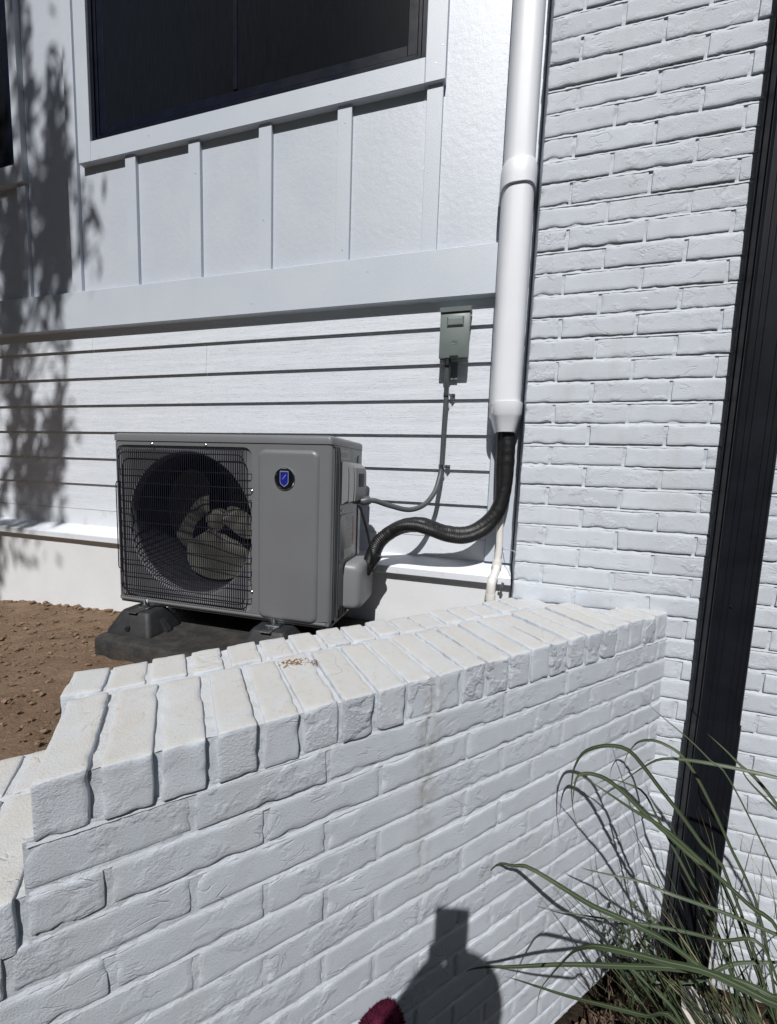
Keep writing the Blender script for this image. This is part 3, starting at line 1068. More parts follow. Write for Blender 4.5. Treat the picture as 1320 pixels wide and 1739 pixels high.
def blade_mesh(a0):
    nr_, na_ = 12, 14
    v, f = [], []
    for side in (0, 1):
        for i in range(nr_ + 1):
            u = i / nr_
            r = 0.045 + (0.268 - 0.045) * u
            span = R(52 + 58 * math.sin(min(1, u * 1.05) * math.pi * 0.62))
            sweep = R(34) * u * u
            for j in range(na_ + 1):
                w_ = j / na_
                ang = a0 + sweep + (w_ - 0.5) * span
                rr_ = r * (1 - 0.05 * (abs(w_ - 0.5) * 2) ** 3 * u)
                y = 0.158 + 0.088 * w_ * (0.35 + 0.65 * u) - 0.012 * math.sin(math.pi * w_) + side * 0.003
                v.append((FCX + rr_ * math.cos(ang), y, FCZ + rr_ * math.sin(ang)))
    n1 = (nr_ + 1) * (na_ + 1)
    for i in range(nr_):
        for j in range(na_):
            q = [i * (na_ + 1) + j, i * (na_ + 1) + j + 1, (i + 1) * (na_ + 1) + j + 1, (i + 1) * (na_ + 1) + j]
            f.append(tuple(q))
            f.append(tuple(n1 + k for k in q[::-1]))
    for j in range(na_):
        q = nr_ * (na_ + 1) + j
        f.append((q, q + 1, n1 + q + 1, n1 + q))
    for i in range(nr_):
        for e_ in (0, na_):
            q = i * (na_ + 1) + e_
            f.append((q, q + na_ + 1, n1 + q + na_ + 1, n1 + q))
    return MB().add(v, f)


for a0 in (R(18), R(138), R(262)):
    up_('fan_blade', blade_mesh(a0), M['blade'], smooth=45).parent = fan
# grille: vertical wires bent in at top and bottom, horizontal wires behind, a frame wire
grille = up_('grille', MB().tube([(x, -0.012, z) for x, z in roundrect(GX0 + 0.016, GX1 - 0.024, GZ0 + 0.028, GZ1 - 0.030, 0.035)] +
                                 [(roundrect(GX0 + 0.016, GX1 - 0.024, GZ0 + 0.028, GZ1 - 0.030, 0.035)[0][0], -0.012, roundrect(GX0 + 0.016, GX1 - 0.024, GZ0 + 0.028, GZ1 - 0.030, 0.035)[0][1])], 0.0022, 6), M['wire'])
zt_, zb_ = GZ1 - 0.006, GZ0 + 0.006
vw = MB().tube(smooth_path([(0, 0.008, zt_ - FCZ), (0, -0.004, zt_ - FCZ), (0, -0.0150, zt_ - 0.012 - FCZ), (0, -0.0158, zt_ - 0.03 - FCZ)], 6)
               + smooth_path([(0, -0.0158, zb_ + 0.03 - FCZ), (0, -0.0150, zb_ + 0.012 - FCZ), (0, -0.004, zb_ - FCZ), (0, 0.008, zb_ - FCZ)], 6),
               0.00155, 5).mesh('wire', M['wire'], 60)
NVW = 61
for i in range(NVW):
    x = GX0 + 0.020 + (GX1 - 0.030 - GX0 - 0.020) * i / (NVW - 1)
    inst('wire', vw, grille, (x, 0, FCZ))
hw = MB().tube([(GX0 + 0.006, 0.010, 0), (GX0 + 0.006, -0.006, 0), (GX0 + 0.010, -0.0118, 0), (GX1 - 0.012, -0.0118, 0), (GX1 - 0.007, -0.008, 0), (GX1 - 0.006, 0.010, 0)],
               0.0018, 5).mesh('wire', M['wire'], 60)
for z in [0.087 + 0.0535 * i for i in range(10)]:
    inst('wire', hw, grille, (0, 0, z))
for k_, (x0_, z0_, z1_) in enumerate(((GX0 + 0.004, 0.15, 0.52), (GX1 - 0.010, 0.16, 0.47))):
    up_('wire', MB().tube([(x0_, 0.010, z0_), (x0_, -0.010, z0_ + 0.004), (x0_, -0.013, z0_ + 0.012), (x0_, -0.013, z1_ - 0.012), (x0_, -0.010, z1_ - 0.004), (x0_, 0.010, z1_)], 0.002, 5), M['wire'], grille)


def screw(x, y, z, axis_='y', r=0.006, parent=None, name='screw'):
    d_ = {'y': Vector((0, -1, 0)), 'x': Vector((1, 0, 0)), 'z': Vector((0, 0, 1))}[axis_]
    p = Vector((x, y, z))
    m_ = MB().tube([p, p + d_ * 0.0012, p + d_ * 0.003, p + d_ * 0.0042], lambda i, t: (r * 1.35, r * 1.35, r * .9, r * .45)[i], 12)
    return up_(name, m_, M['steel'], parent)


for x, z in ((0.641, 0.505), (0.640, 0.115), (0.190, 0.672), (0.440, 0.672), (0.143, 0.022), (0.735, 0.022)):
    screw(x, -0.001, z, r=0.0045)
# badge: chrome ring, black disc, blue shield with a silver slash
BX, BZ, BR = 0.782, 0.557, 0.0415
yb = -0.0098
ring = lambda r, y: [(BX + r * math.cos(2 * math.pi * i / 48), y, BZ + r * math.sin(2 * math.pi * i / 48)) for i in range(48)]
badge = up_('badge', MB().rings([ring(BR, yb), ring(BR, yb - 0.003), ring(BR - 0.002, yb - 0.005), ring(BR - 0.005, yb - 0.0045), ring(BR - 0.006, yb - 0.002)]), M['chrome'])
up_('badge_disc', MB().rings([ring(BR - 0.0055, yb - 0.0020), ring(BR - 0.0056, yb - 0.0026)], 'end'), M['badgeblack'], badge)


def shield(sc, y0, y1):
    o_ = [(-0.0165, 0.0285), (0.0165, 0.0285), (0.0175, 0.026), (0.0175, -0.012), (0.013, -0.021), (0.0, -0.030), (-0.013, -0.021), (-0.0175, -0.012), (-0.0175, 0.026)]
    return MB().prism([(BX - 0.001 + x * sc, BZ + z * sc) for x, z in o_][::-1], 'y', y0, y1)


up_('shield', shield(1.0, yb - 0.0027, yb - 0.0038), M['badgesilver'], badge, 0)
up_('shield', shield(0.86, yb - 0.0036, yb - 0.0046), M['badgeblue'], badge, 0)
up_('slash', MB().prism([(BX - 0.0085, BZ - 0.002), (BX + 0.005, BZ + 0.0155), (BX + 0.0075, BZ + 0.0165), (BX + 0.0065, BZ + 0.013), (BX - 0.006, BZ - 0.002)][::-1], 'y', yb - 0.0044, yb - 0.0052), M['badgesilver'], badge, 0)
# right-hand side plate with stamped ridges
sp_plate = MB().box(UW - 0.0014, UW + 0.0, 0.0555, UD - 0.0015, 0.012, LZ - 0.001)
side = up_('side_panel', sp_plate, M['greyside'], smooth=0)
mb = MB()
for b_, r_ in ((0.022, 0.004), (0.036, 0.005), (0.052, 0.004), (0.072, 0.005)):
    mb.tube([(UW - 0.001, b_, 0.03), (UW - 0.001, b_, LZ - 0.006)], r_, 8)
mb.box(UW, UW + 0.004, 0.082, 0.0835, 0.02, 0.66)
mb.box(UW, UW + 0.004, 0.30, 0.3015, 0.16, 0.66)
mb.box(UW, UW + 0.006, 0.29, 0.318, 0.50, 0.655, 0.002, 1)
up_('ridge', mb, M['greyside'], side)
# terminal cover with a dark plate painted as the shade of its hand hold
b0_, b1_ = 0.098, 0.262
prof = [(0.0, 0.462), (0.030, 0.474), (0.046, 0.480), (0.048, 0.520), (0.030, 0.545), (0.030, 0.600), (0.024, 0.622), (0.0, 0.626)]
prof2 = [(0.0, 0.462), (0.030, 0.474), (0.050, 0.480), (0.053, 0.520), (0.052, 0.585), (0.048, 0.606), (0.026, 0.624), (0.0, 0.628)]
mb = MB()


def slab(pr, ya, yb_):
    n_ = len(pr)
    v = [(UW + x, ya, z) for x, z in pr] + [(UW + x, yb_, z) for x, z in pr]
    mb.add(v, [(i, (i + 1) % n_, n_ + (i + 1) % n_, n_ + i) for i in range(n_)] + [tuple(range(n_)), tuple(range(n_, 2 * n_))])


slab([(x * .55, z) for x, z in prof2], b0_, b0_ + 0.010)
slab([(x * .9, z) for x, z in prof2], b0_ + 0.0102, b0_ + 0.020)
slab(prof2, b0_ + 0.0202, b0_ + 0.052)
slab(prof2, b0_ + 0.0522, b1_ - 0.040)
slab(prof2, b1_ - 0.0398, b1_ - 0.012)
slab([(x * .8, z) for x, z in prof2], b1_ - 0.0118, b1_)
tc = up_('terminal_cover', mb, M['greyplastic'], smooth=25)
up_('hand_hold_shade', MB().box(UW + 0.030, UW + 0.0536, b0_ + 0.050, b1_ - 0.040, 0.530, 0.586, 0.004, 2), M['hole'], tc)
for b_ in (0.105, 0.116):
    up_('screw', MB().box(UW, UW + 0.004, b_ - 0.003, b_ + 0.003, 0.437, 0.443, 0.001, 1), M['steel'], side)
# stickers
up_('sticker', MB().box(UW + 0.0002, UW + 0.0008, 0.088, 0.182, 0.638, 0.672), M['labelpaper'], side, 0)
up_('sticker', MB().box(UW + 0.0008, UW + 0.0012, 0.098, 0.172, 0.644, 0.664), M['barcode'], side, 0)
rec = MB()
Lr = []
for ins, x in ((0.0, 0.0003), (0.004, 0.005), (0.008, 0.0052)):
    Lr.append([(UW + x, y, z) for y, z in roundrect(0.086 + ins, 0.262 - ins, 0.232 + ins, 0.425 - ins, 0.02)])
up_('rating_plate', MB().rings(Lr, 'end'), M['greyside'], side)
up_('sticker', MB().box(UW + 0.0053, UW + 0.0058, 0.150, 0.225, 0.285, 0.412), M['fineprint'], side, 0)
up_('sticker', MB().box(UW + 0.0053, UW + 0.0059, 0.227, 0.245, 0.290, 0.405), M['redprint'], side, 0)
up_('sticker', MB().box(UW + 0.0053, UW + 0.0057, 0.135, 0.215, 0.245, 0.283), M['labelpaper'], side, 0)
# valve cover
mb = MB()
L_ = []
for x, ins in ((0.0, 0.0), (0.045, 0.002), (0.060, 0.008), (0.068, 0.018), (0.070, 0.03)):
    L_.append([(UW + x, y, z) for y, z in roundrect(0.145 + ins, 0.345 - ins * .5, 0.028 + ins, 0.226 - ins * 1.1, 0.030)])
mb.rings(L_, 'end')
up_('valve_cover', mb, M['greyplastic'], smooth=40)
mb = MB()
for i in range(5):
    mb.box(UW + 0.0, UW + 0.006, 0.10 + i * 0.018, 0.108 + i * 0.018, 0.014, 0.05)
up_('vent', mb, M['hole'], side, 0)
# mounting feet with bolts
for x in (0.143, 0.742):
    for y in (0.004, UD - 0.02):
        ft = up_('foot', MB().box(x - 0.030, x + 0.030, y - 0.030, y + 0.030, -0.004, 0.0035, 0.002, 1), M['steel'])
        m_ = MB().tube([(x, y - 0.015, 0.004), (x, y - 0.015, 0.011)], 0.009, 6).tube([(x, y - 0.015, 0.011), (x, y - 0.015, 0.024)], 0.004, 8)
        up_('bolt', m_, M['steel'], ft, 30)

# pad and risers
PADZ = -0.885
pad = thing('equipment_pad', (-1.0, -0.2, PADZ - 0.095), 'thick dark plastic pad lying in the dirt under the heat pump', 'pad')
mb = MB()
L_ = []
for ins, z in ((0.0, PADZ - 0.095), (0.0, PADZ - 0.012), (0.006, PADZ - 0.002), (0.014, PADZ)):
    L_.append([(x, y, z) for x, y in roundrect(-1.585 + ins, -0.52 - ins, -0.475 + ins, 0.085 - ins, 0.03, 4)])
mb.rings(L_, 'both')
obj('slab', mb, M['pad'], pad, smooth=40)


def riser(cx_, cy2, label):
    rz = thing('riser_block', (cx_, cy2, PADZ), label, 'riser', 'riser blocks under the heat pump', rotz=UR)
    hh = -0.004 - 0.795 - PADZ - 0.001
    m_ = MB()
    L2 = []
    for w_, l_, z in ((0.215, 0.175, 0.0), (0.210, 0.170, 0.012), (0.150, 0.115, hh - 0.014), (0.142, 0.106, hh - 0.006), (0.132, 0.098, hh)):
        L2.append([(x, y, z) for x, y in roundrect(-w_ / 2, w_ / 2, -l_ / 2, l_ / 2, 0.018, 4)])
    m_.rings(L2, 'both')
    for sgn in (-1, 1):
        m_.prism([(sgn * 0.070, 0.002), (sgn * 0.125, 0.002), (sgn * 0.121, 0.014), (sgn * 0.062, hh - 0.010)], 'y', -0.012, 0.012)
    obj('block', m_, M['rubber'], rz, smooth=30, world=False)
    obj('strut', MB().box(-0.022, 0.022, -0.066, 0.066, hh, hh + 0.004, 0.001, 1), M['steel'], rz, world=False)
    obj('hole', MB().tube([(0.0, -0.0855, 0.026), (0.0, -0.070, 0.026)], 0.010, 14), M['hole'], rz, world=False)


cu, su_ = math.cos(UR), math.sin(UR)
for x, y, lab in ((0.143, -0.012, 'black rubber riser block at the near left corner of the heat pump'),
                  (0.742, -0.012, 'black rubber riser block at the near right corner of the heat pump'),
                  (0.143, UD - 0.03, 'black rubber riser block at the rear left corner of the heat pump'),
                  (0.742, UD - 0.03, 'black rubber riser block at the rear right corner of the heat pump')):
    riser(U0.x + x * cu - y * su_, U0.y + x * su_ + y * cu, lab)

# ------------------------------------------------------------------ line set cover, line set, drain, conduit
cov = thing('line_set_cover', (-0.075, HW, 0.0), 'tall white plastic duct running down the house corner beside the brick wall', 'duct')


def dprof(cx_, hwid, yback, yfront, n_=32, p_=3.3):
    pts = []
    for i in range(n_ + 1):
        a = math.pi * i / n_
        c_, s_ = math.cos(a), math.sin(a)
        pts.append((cx_ + hwid * math.copysign(abs(c_) ** (2 / p_), c_), yback - (yback - yfront) * abs(s_) ** (2 / p_)))
    return pts


def dloop(cx_, hwid, yfront, z, yback=HW - 0.0225):
    return [(x, y, z) for x, y in dprof(cx_, hwid, yback, yfront)]


obj('upper_duct', MB().rings([dloop(-0.078, 0.0600, 0.048, 0.93), dloop(-0.078, 0.0600, 0.048, 3.4)], 'both'), M['pvc'], cov)
obj('lower_duct', MB().rings([dloop(-0.074, 0.0625, 0.045, 0.085), dloop(-0.076, 0.0625, 0.045, 0.945)], 'both'), M['pvc'], cov)
bnd = obj('coupling', MB().rings([dloop(-0.077, 0.064, 0.044, 0.893), dloop(-0.077, 0.0688, 0.0380, 0.893), dloop(-0.077, 0.0692, 0.0375, 0.925), dloop(-0.077, 0.0685, 0.0383, 0.974), dloop(-0.077, 0.0675, 0.0393, 0.977), dloop(-0.077, 0.060, 0.047, 0.977)], None), M['pvc'], cov)
obj('screw', MB().box(-0.1435, -0.1395, 0.128, 0.136, 0.945, 0.953), M['hole'], bnd, 0)
cone = obj('end_fitting', MB().rings([dloop(-0.068, 0.0645, 0.043, 0.096), dloop(-0.068, 0.0662, 0.041, 0.095), dloop(-0.068, 0.0662, 0.041, 0.048), dloop(-0.066, 0.060, 0.047, 0.036),
                                      dloop(-0.064, 0.043, 0.062, -0.022), dloop(-0.064, 0.040, 0.065, -0.023)], 'start'), M['pvc'], cov)
obj('screw', MB().box(-0.1325, -0.1285, 0.118, 0.126, 0.058, 0.066), M['hole'], cone, 0)

ls = thing('line_set', (-0.3, 0.05, -0.4), 'thick black taped refrigerant hose curving from the white duct to the heat pump', 'hose')
main = smooth_path([(-0.600, -0.030, -0.62), (-0.585, -0.015, -0.575), (-0.553, 0.000, -0.495), (-0.470, 0.01, -0.432), (-0.382, 0.02, -0.416), (-0.296, 0.05, -0.442),
                    (-0.200, 0.075, -0.447), (-0.128, 0.092, -0.412), (-0.076, 0.100, -0.347), (-0.054, 0.105, -0.25), (-0.052, 0.108, -0.13), (-0.058, 0.110, -0.02), (-0.062, 0.112, 0.06)], 560)


def rad_main(i, t_):
    base = 0.0315 + 0.0015 * math.sin(t_ * 23)
    rib = 0.0011 * math.sin(i * 1.55) * (1.0 if t_ < 0.20 else (0.30 if t_ < 0.5 else 0.05))
    return base + rib + 0.0012 * noise.noise(Vector((t_ * 60, 0, 3)))


obj('main_hose', MB().tube(main, rad_main, 18), M['lineset'], ls, smooth=50)
sec = smooth_path([(-0.505, 0.000, -0.448), (-0.455, -0.012, -0.424), (-0.395, -0.014, -0.420), (-0.335, 0.000, -0.436), (-0.270, 0.028, -0.459), (-0.200, 0.050, -0.464), (-0.135, 0.075, -0.436), (-0.090, 0.088, -0.385), (-0.068, 0.10, -0.30), (-0.072, 0.110, -0.15), (-0.078, 0.112, 0.04)], 420)
obj('second_hose', MB().tube(sec, lambda i, t_: 0.0230 + 0.0006 * math.sin(i * 1.5) * (1 if t_ < .6 else .2), 14), M['lineset'], ls, smooth=50)
obj('frayed_end', MB().tube(smooth_path([(-0.602, -0.034, -0.63), (-0.575, -0.03, -0.585), (-0.548, -0.03, -0.55)], 14), lambda i, t_: 0.026 - 0.008 * t_, 10), M['cable'], ls)

tag(obj('control_cable', MB().tube(smooth_path([(-0.602, -0.145, -0.335), (-0.594, -0.135, -0.36), (-0.578, -0.10, -0.45), (-0.567, -0.075, -0.54), (-0.575, -0.05, -0.585)], 24), 0.0052, 8), M['cable']),
    'thin straight black cable slanting down the side of the heat pump', 'cable')

cond = thing('conduit', (-0.33, 0.12, 0.0), 'grey flexible conduit sagging from the disconnect box to the heat pump', 'conduit')
cpath = smooth_path([(-0.322, 0.140, 0.285), (-0.322, 0.146, 0.20), (-0.321, 0.158, 0.146), (-0.323, 0.158, 0.06), (-0.325, 0.160, -0.06), (-0.327, 0.158, -0.168), (-0.334, 0.135, -0.235), (-0.346, 0.10, -0.285),
                     (-0.378, 0.05, -0.333), (-0.432, 0.005, -0.354), (-0.502, -0.04, -0.338), (-0.560, -0.075, -0.318), (-0.590, -0.09, -0.319)], 300)
obj('hose', MB().tube(cpath, lambda i, t_: 0.0106 + (0.0005 if i % 2 else 0), 12), M['conduit'], cond, smooth=60)
obj('connector', MB().tube([(-0.578, -0.082, -0.316), (-0.588, -0.088, -0.318), (-0.600, -0.095, -0.322), (-0.607, -0.10, -0.322), (-0.640, -0.115, -0.318)], lambda i, t_: (0.0165, 0.0178, 0.0178, 0.014, 0.014)[i], 12), M['conduit'], cond, smooth=30)
obj('connector', MB().tube([(-0.322, 0.140, 0.262), (-0.322, 0.140, 0.288)], 0.0165, 12), M['cable'], cond, smooth=30)


def clamp(par, cx_, cy2, z, r, side=1):
    m_ = MB()
    arc = [(cx_ - side * (r + .002) * math.cos(a), cy2 - (r + .002) * math.sin(a)) for a in [math.pi * i / 10 for i in range(11)]]
    arc = [(arc[0][0], HW - 0.004)] + arc + [(cx_ + side * (r + 0.002), HW - 0.007), (cx_ + side * (r + 0.024), HW - 0.007)]
    v = [(x, y, z - 0.007) for x, y in arc] + [(x, y, z + 0.007) for x, y in arc]
    n_ = len(arc)
    m_.add(v, [(i, i + 1, n_ + i + 1, n_ + i) for i in range(n_ - 1)])
    m_.tube([(cx_ + side * (r + 0.014), HW - 0.006, z), (cx_ + side * (r + 0.014), HW - 0.014, z)], 0.007, 8)
    m_.tube([(cx_ + side * (r + 0.014), HW - 0.014, z), (cx_ + side * (r + 0.014), HW - 0.020, z)], 0.004, 8)
    return obj('clamp', m_, M['steel'], par, smooth=35)


clamp(cond, -0.321, 0.158, 0.146, 0.0122)
clamp(cond, -0.327, 0.158, -0.166, 0.0122)

dis = thing('disconnect_box', (-0.3, HW, 0.38), 'small grey green electrical disconnect box mounted on the white lap siding', 'electrical box')
bx0, bx1, bz0, bz1, bd = -0.357, -0.233, 0.286, 0.497, 0.062
obj('body', MB().box(bx0 + 0.004, bx1 - 0.006, HW - bd + 0.012, HW - 0.004, bz0 + 0.001, bz1 - 0.006), M['boxgrey'], dis, 0)
door = obj('door', MB().box(bx0, bx1, HW - bd - 0.004, HW - bd + 0.022, bz0 + 0.004, bz1 - 0.014, 0.004, 2), M['boxgrey'], dis)
obj('rain_hood', MB().prism([(HW - bd - 0.010, bz1 - 0.022), (HW - bd - 0.012, bz1 - 0.004), (HW - 0.004, bz1), (HW - 0.004, bz1 - 0.014), (HW - bd - 0.003, bz1 - 0.014)], 'x', bx0 - 0.003, bx1 + 0.003), M['boxgrey'], dis, 0)
# embossed pull and nameplate
Lh = []
cxh, czh = (bx0 + bx1) / 2 + 0.002, 0.436
for hx, hz, y in ((0.036, 0.022, 0.0), (0.030, 0.0145, -0.007), (0.026, 0.010, -0.0075)):
    Lh.append([(x, HW - bd - 0.0042 + y, z) for x, z in ((cxh - hx, czh - hz), (cxh + hx, czh - hz), (cxh + hx, czh + hz), (cxh - hx, czh + hz))])
obj('handle', MB().rings(Lh, 'end'), M['boxgrey'], door, 0)
m_ = MB()
m_.tube([(cxh + 0.013 * math.cos(a), HW - bd - 0.0045, 0.352 + 0.007 * math.sin(a)) for a in [2 * math.pi * i / 24 for i in range(25)]], 0.0009, 5)
m_.box(cxh - 0.008, cxh + 0.008, HW - bd - 0.0052, HW - bd - 0.004, 0.3512, 0.3528)
obj('emblem', m_, M['boxgrey'], door)
obj('latch', MB().box(cxh - 0.018, cxh + 0.018, HW - bd - 0.008, HW - bd - 0.003, bz0 + 0.006, bz0 + 0.014, 0.002, 1), M['hole'], door)
m_ = MB().box(cxh - 0.018, cxh + 0.014, HW - 0.010, HW - 0.006, bz0 - 0.074, bz0 + 0.002, 0.002, 1)
obj('mounting_tab', m_, M['boxgrey'], dis)
obj('hole', MB().tube([(cxh - 0.002, HW - 0.0115, bz0 - 0.066), (cxh - 0.002, HW - 0.0095, bz0 - 0.066)], 0.0035, 10), M['hole'], dis)

dr = thing('drain_pipe', (-0.07, 0.1, -0.6), 'thin white drain pipe with an elbow below the black hose', 'pipe')
obj('upper_pipe', MB().tube([(-0.064, 0.135, -0.30), (-0.058, 0.132, -0.50), (-0.064, 0.120, -0.585)], 0.0145, 14), M['pvc2'], dr)
obj('offset_pipe', MB().tube([(-0.063, 0.122, -0.572), (-0.066, 0.105, -0.60), (-0.080, 0.062, -0.640)], 0.0165, 14), M['pvc2'], dr)
obj('elbow', MB().tube(smooth_path([(-0.076, 0.075, -0.628), (-0.081, 0.058, -0.643), (-0.082, 0.053, -0.668), (-0.082, 0.053, -0.715)], 14), 0.0188, 16), M['pvc2'], dr)
obj('lower_pipe', MB().tube([(-0.082, 0.053, -0.70), (-0.081, 0.053, -0.98)], 0.0150, 14), M['pvc2'], dr)
clamp(dr, -0.058, 0.136, -0.510, 0.0150)
for p0_, p1_ in (((-0.0625, 0.1235, -0.560), (-0.0640, 0.1195, -0.588)), ((-0.0770, 0.0700, -0.632), (-0.0745, 0.0770, -0.624)), ((-0.082, 0.053, -0.690), (-0.082, 0.053, -0.716))):
    obj('collar', MB().tube([p0_, p1_], 0.0205, 16), M['pvc2'], dr)
m_ = MB().tube([(-0.048, 0.080, -0.655), (-0.030, 0.070, -0.652)], 0.005, 8).tube([(-0.036, 0.070, -0.660), (-0.036, 0.070, -0.640)], 0.006, 6)
obj('bolt', m_, M['steel'], dr)
tag(obj('thin_wire', MB().tube([(-0.040, 0.150, -0.513), (-0.010, 0.06, -0.500), (0.001, 0.002, -0.495)], 0.0016, 6), M['pvc2']), 'thin pale wire stretched from the pipe clamp to the brick edge', 'wire')

# ------------------------------------------------------------------ black downspout
ds = thing('downspout', (0.69, -0.05, -2.02), 'black ribbed metal downspout standing against the white brick wall', 'downspout')


def ds_profile(x0, x1, y0, y1, e=0.0):
    """outline (x,y) with shallow flutes on the front and sides"""
    p_ = []
    w_ = x1 - x0
    d_ = y1 - y0
    p_ += [(x0, y1), (x0, y1 - 0.012), (x0 + 0.003, y1 - 0.014), (x0 + 0.003, y1 - 0.022), (x0, y1 - 0.024), (x0, y0 + 0.020), (x0 + 0.003, y0 + 0.018), (x0 + 0.003, y0 + 0.012), (x0, y0 + 0.010), (x0, y0 + 0.005), (x0 + 0.005, y0)]
    for fx_ in (0.16, 0.30, 0.62, 0.76, 0.88):
        c_ = x0 + fx_ * w_
        p_ += [(c_ - 0.0045, y0), (c_ - 0.0030, y0 + 0.0022), (c_ + 0.0030, y0 + 0.0022), (c_ + 0.0045, y0)]
    p_ += [(x1 - 0.005, y0), (x1, y0 + 0.005), (x1, y1)]
    return p_


DX0, DX1, DY0, DY1 = 0.634, 0.751, -0.082, -0.012


def ds_len(z0, z1, g):
    return MB().prism([(x, y) for x, y in ds_profile(DX0 - g, DX1 + g, DY0 - g, DY1)], 'z', z0, z1)


obj('upper_pipe', ds_len(-1.03, 3.4, 0.0), M['downspout'], ds, smooth=25)
obj('lower_pipe', ds_len(-2.03, -1.005, 0.0025), M['downspout'], ds, smooth=25)
for x, z in ((0.634, 0.95), (0.70, 0.30), (0.66, -0.60)):
    obj('screw', MB().tube([(x + 0.02, DY0 - 0.0005, z), (x + 0.02, DY0 - 0.004, z)], lambda i, t_: 0.005 - 0.002 * t_, 10), M['downspout'], ds)

# ------------------------------------------------------------------ planting
def blade_strip(path, width, fold=0.25, tip=0.12, up_hint=Vector((0, 0, 1))):
    """grass blade: V-folded ribbon tapering to the tip (path runs base to tip)"""
    P = [Vector(p) for p in path]
    n_ = len(P)
    v, f, uv = [], [], []
    twist = random.uniform(-0.6, 0.6)
    for i in range(n_):
        T = (P[min(i + 1, n_ - 1)] - P[max(i - 1, 0)]).normalized()
        side = T.cross(Vector((0.25, -0.85, 0.45)))
        if side.length < 1e-4:
            side = Vector((1, 0, 0))
        side.normalize()
        side = (Matrix.Rotation(twist * (i / n_), 3, T) @ side)
        nn = side.cross(T).normalized()
        u = i / (n_ - 1)
        w_ = width * (0.75 + 0.25 * min(1, u * 4)) * (1 if u < 0.55 else max(0.03, 1 - ((u - 0.55) / 0.45) ** 1.4))
        v += [P[i] - side * w_ + nn * w_ * fold, P[i], P[i] + side * w_ + nn * w_ * fold]
    for i in range(n_ - 1):
        a = i * 3
        f += [(a, a + 1, a + 4, a + 3), (a + 1, a + 2, a + 5, a + 4)]
    return v, f


def make_blade(path, width, parent):
    P = smooth_path(path, 34)
    v, f = blade_strip(P, width)
    o = WPOS[parent.name]
    me = bpy.data.meshes.new('blade')
    me.from_pydata([tuple(Vector(q) - o) for q in v], [], f)
    me.materials.append(M['grass'])
    uvl = me.uv_layers.new(name='UVMap')
    for li, l in enumerate(me.loops):
        uvl.data[li].uv = ((l.vertex_index % 3) / 2.0, (l.vertex_index // 3) / 35.0)
    me.polygons.foreach_set('use_smooth', [True] * len(me.polygons))
    q = bpy.data.objects.new('blade', me)
    COL.objects.link(q)
    q.parent = parent
    return q


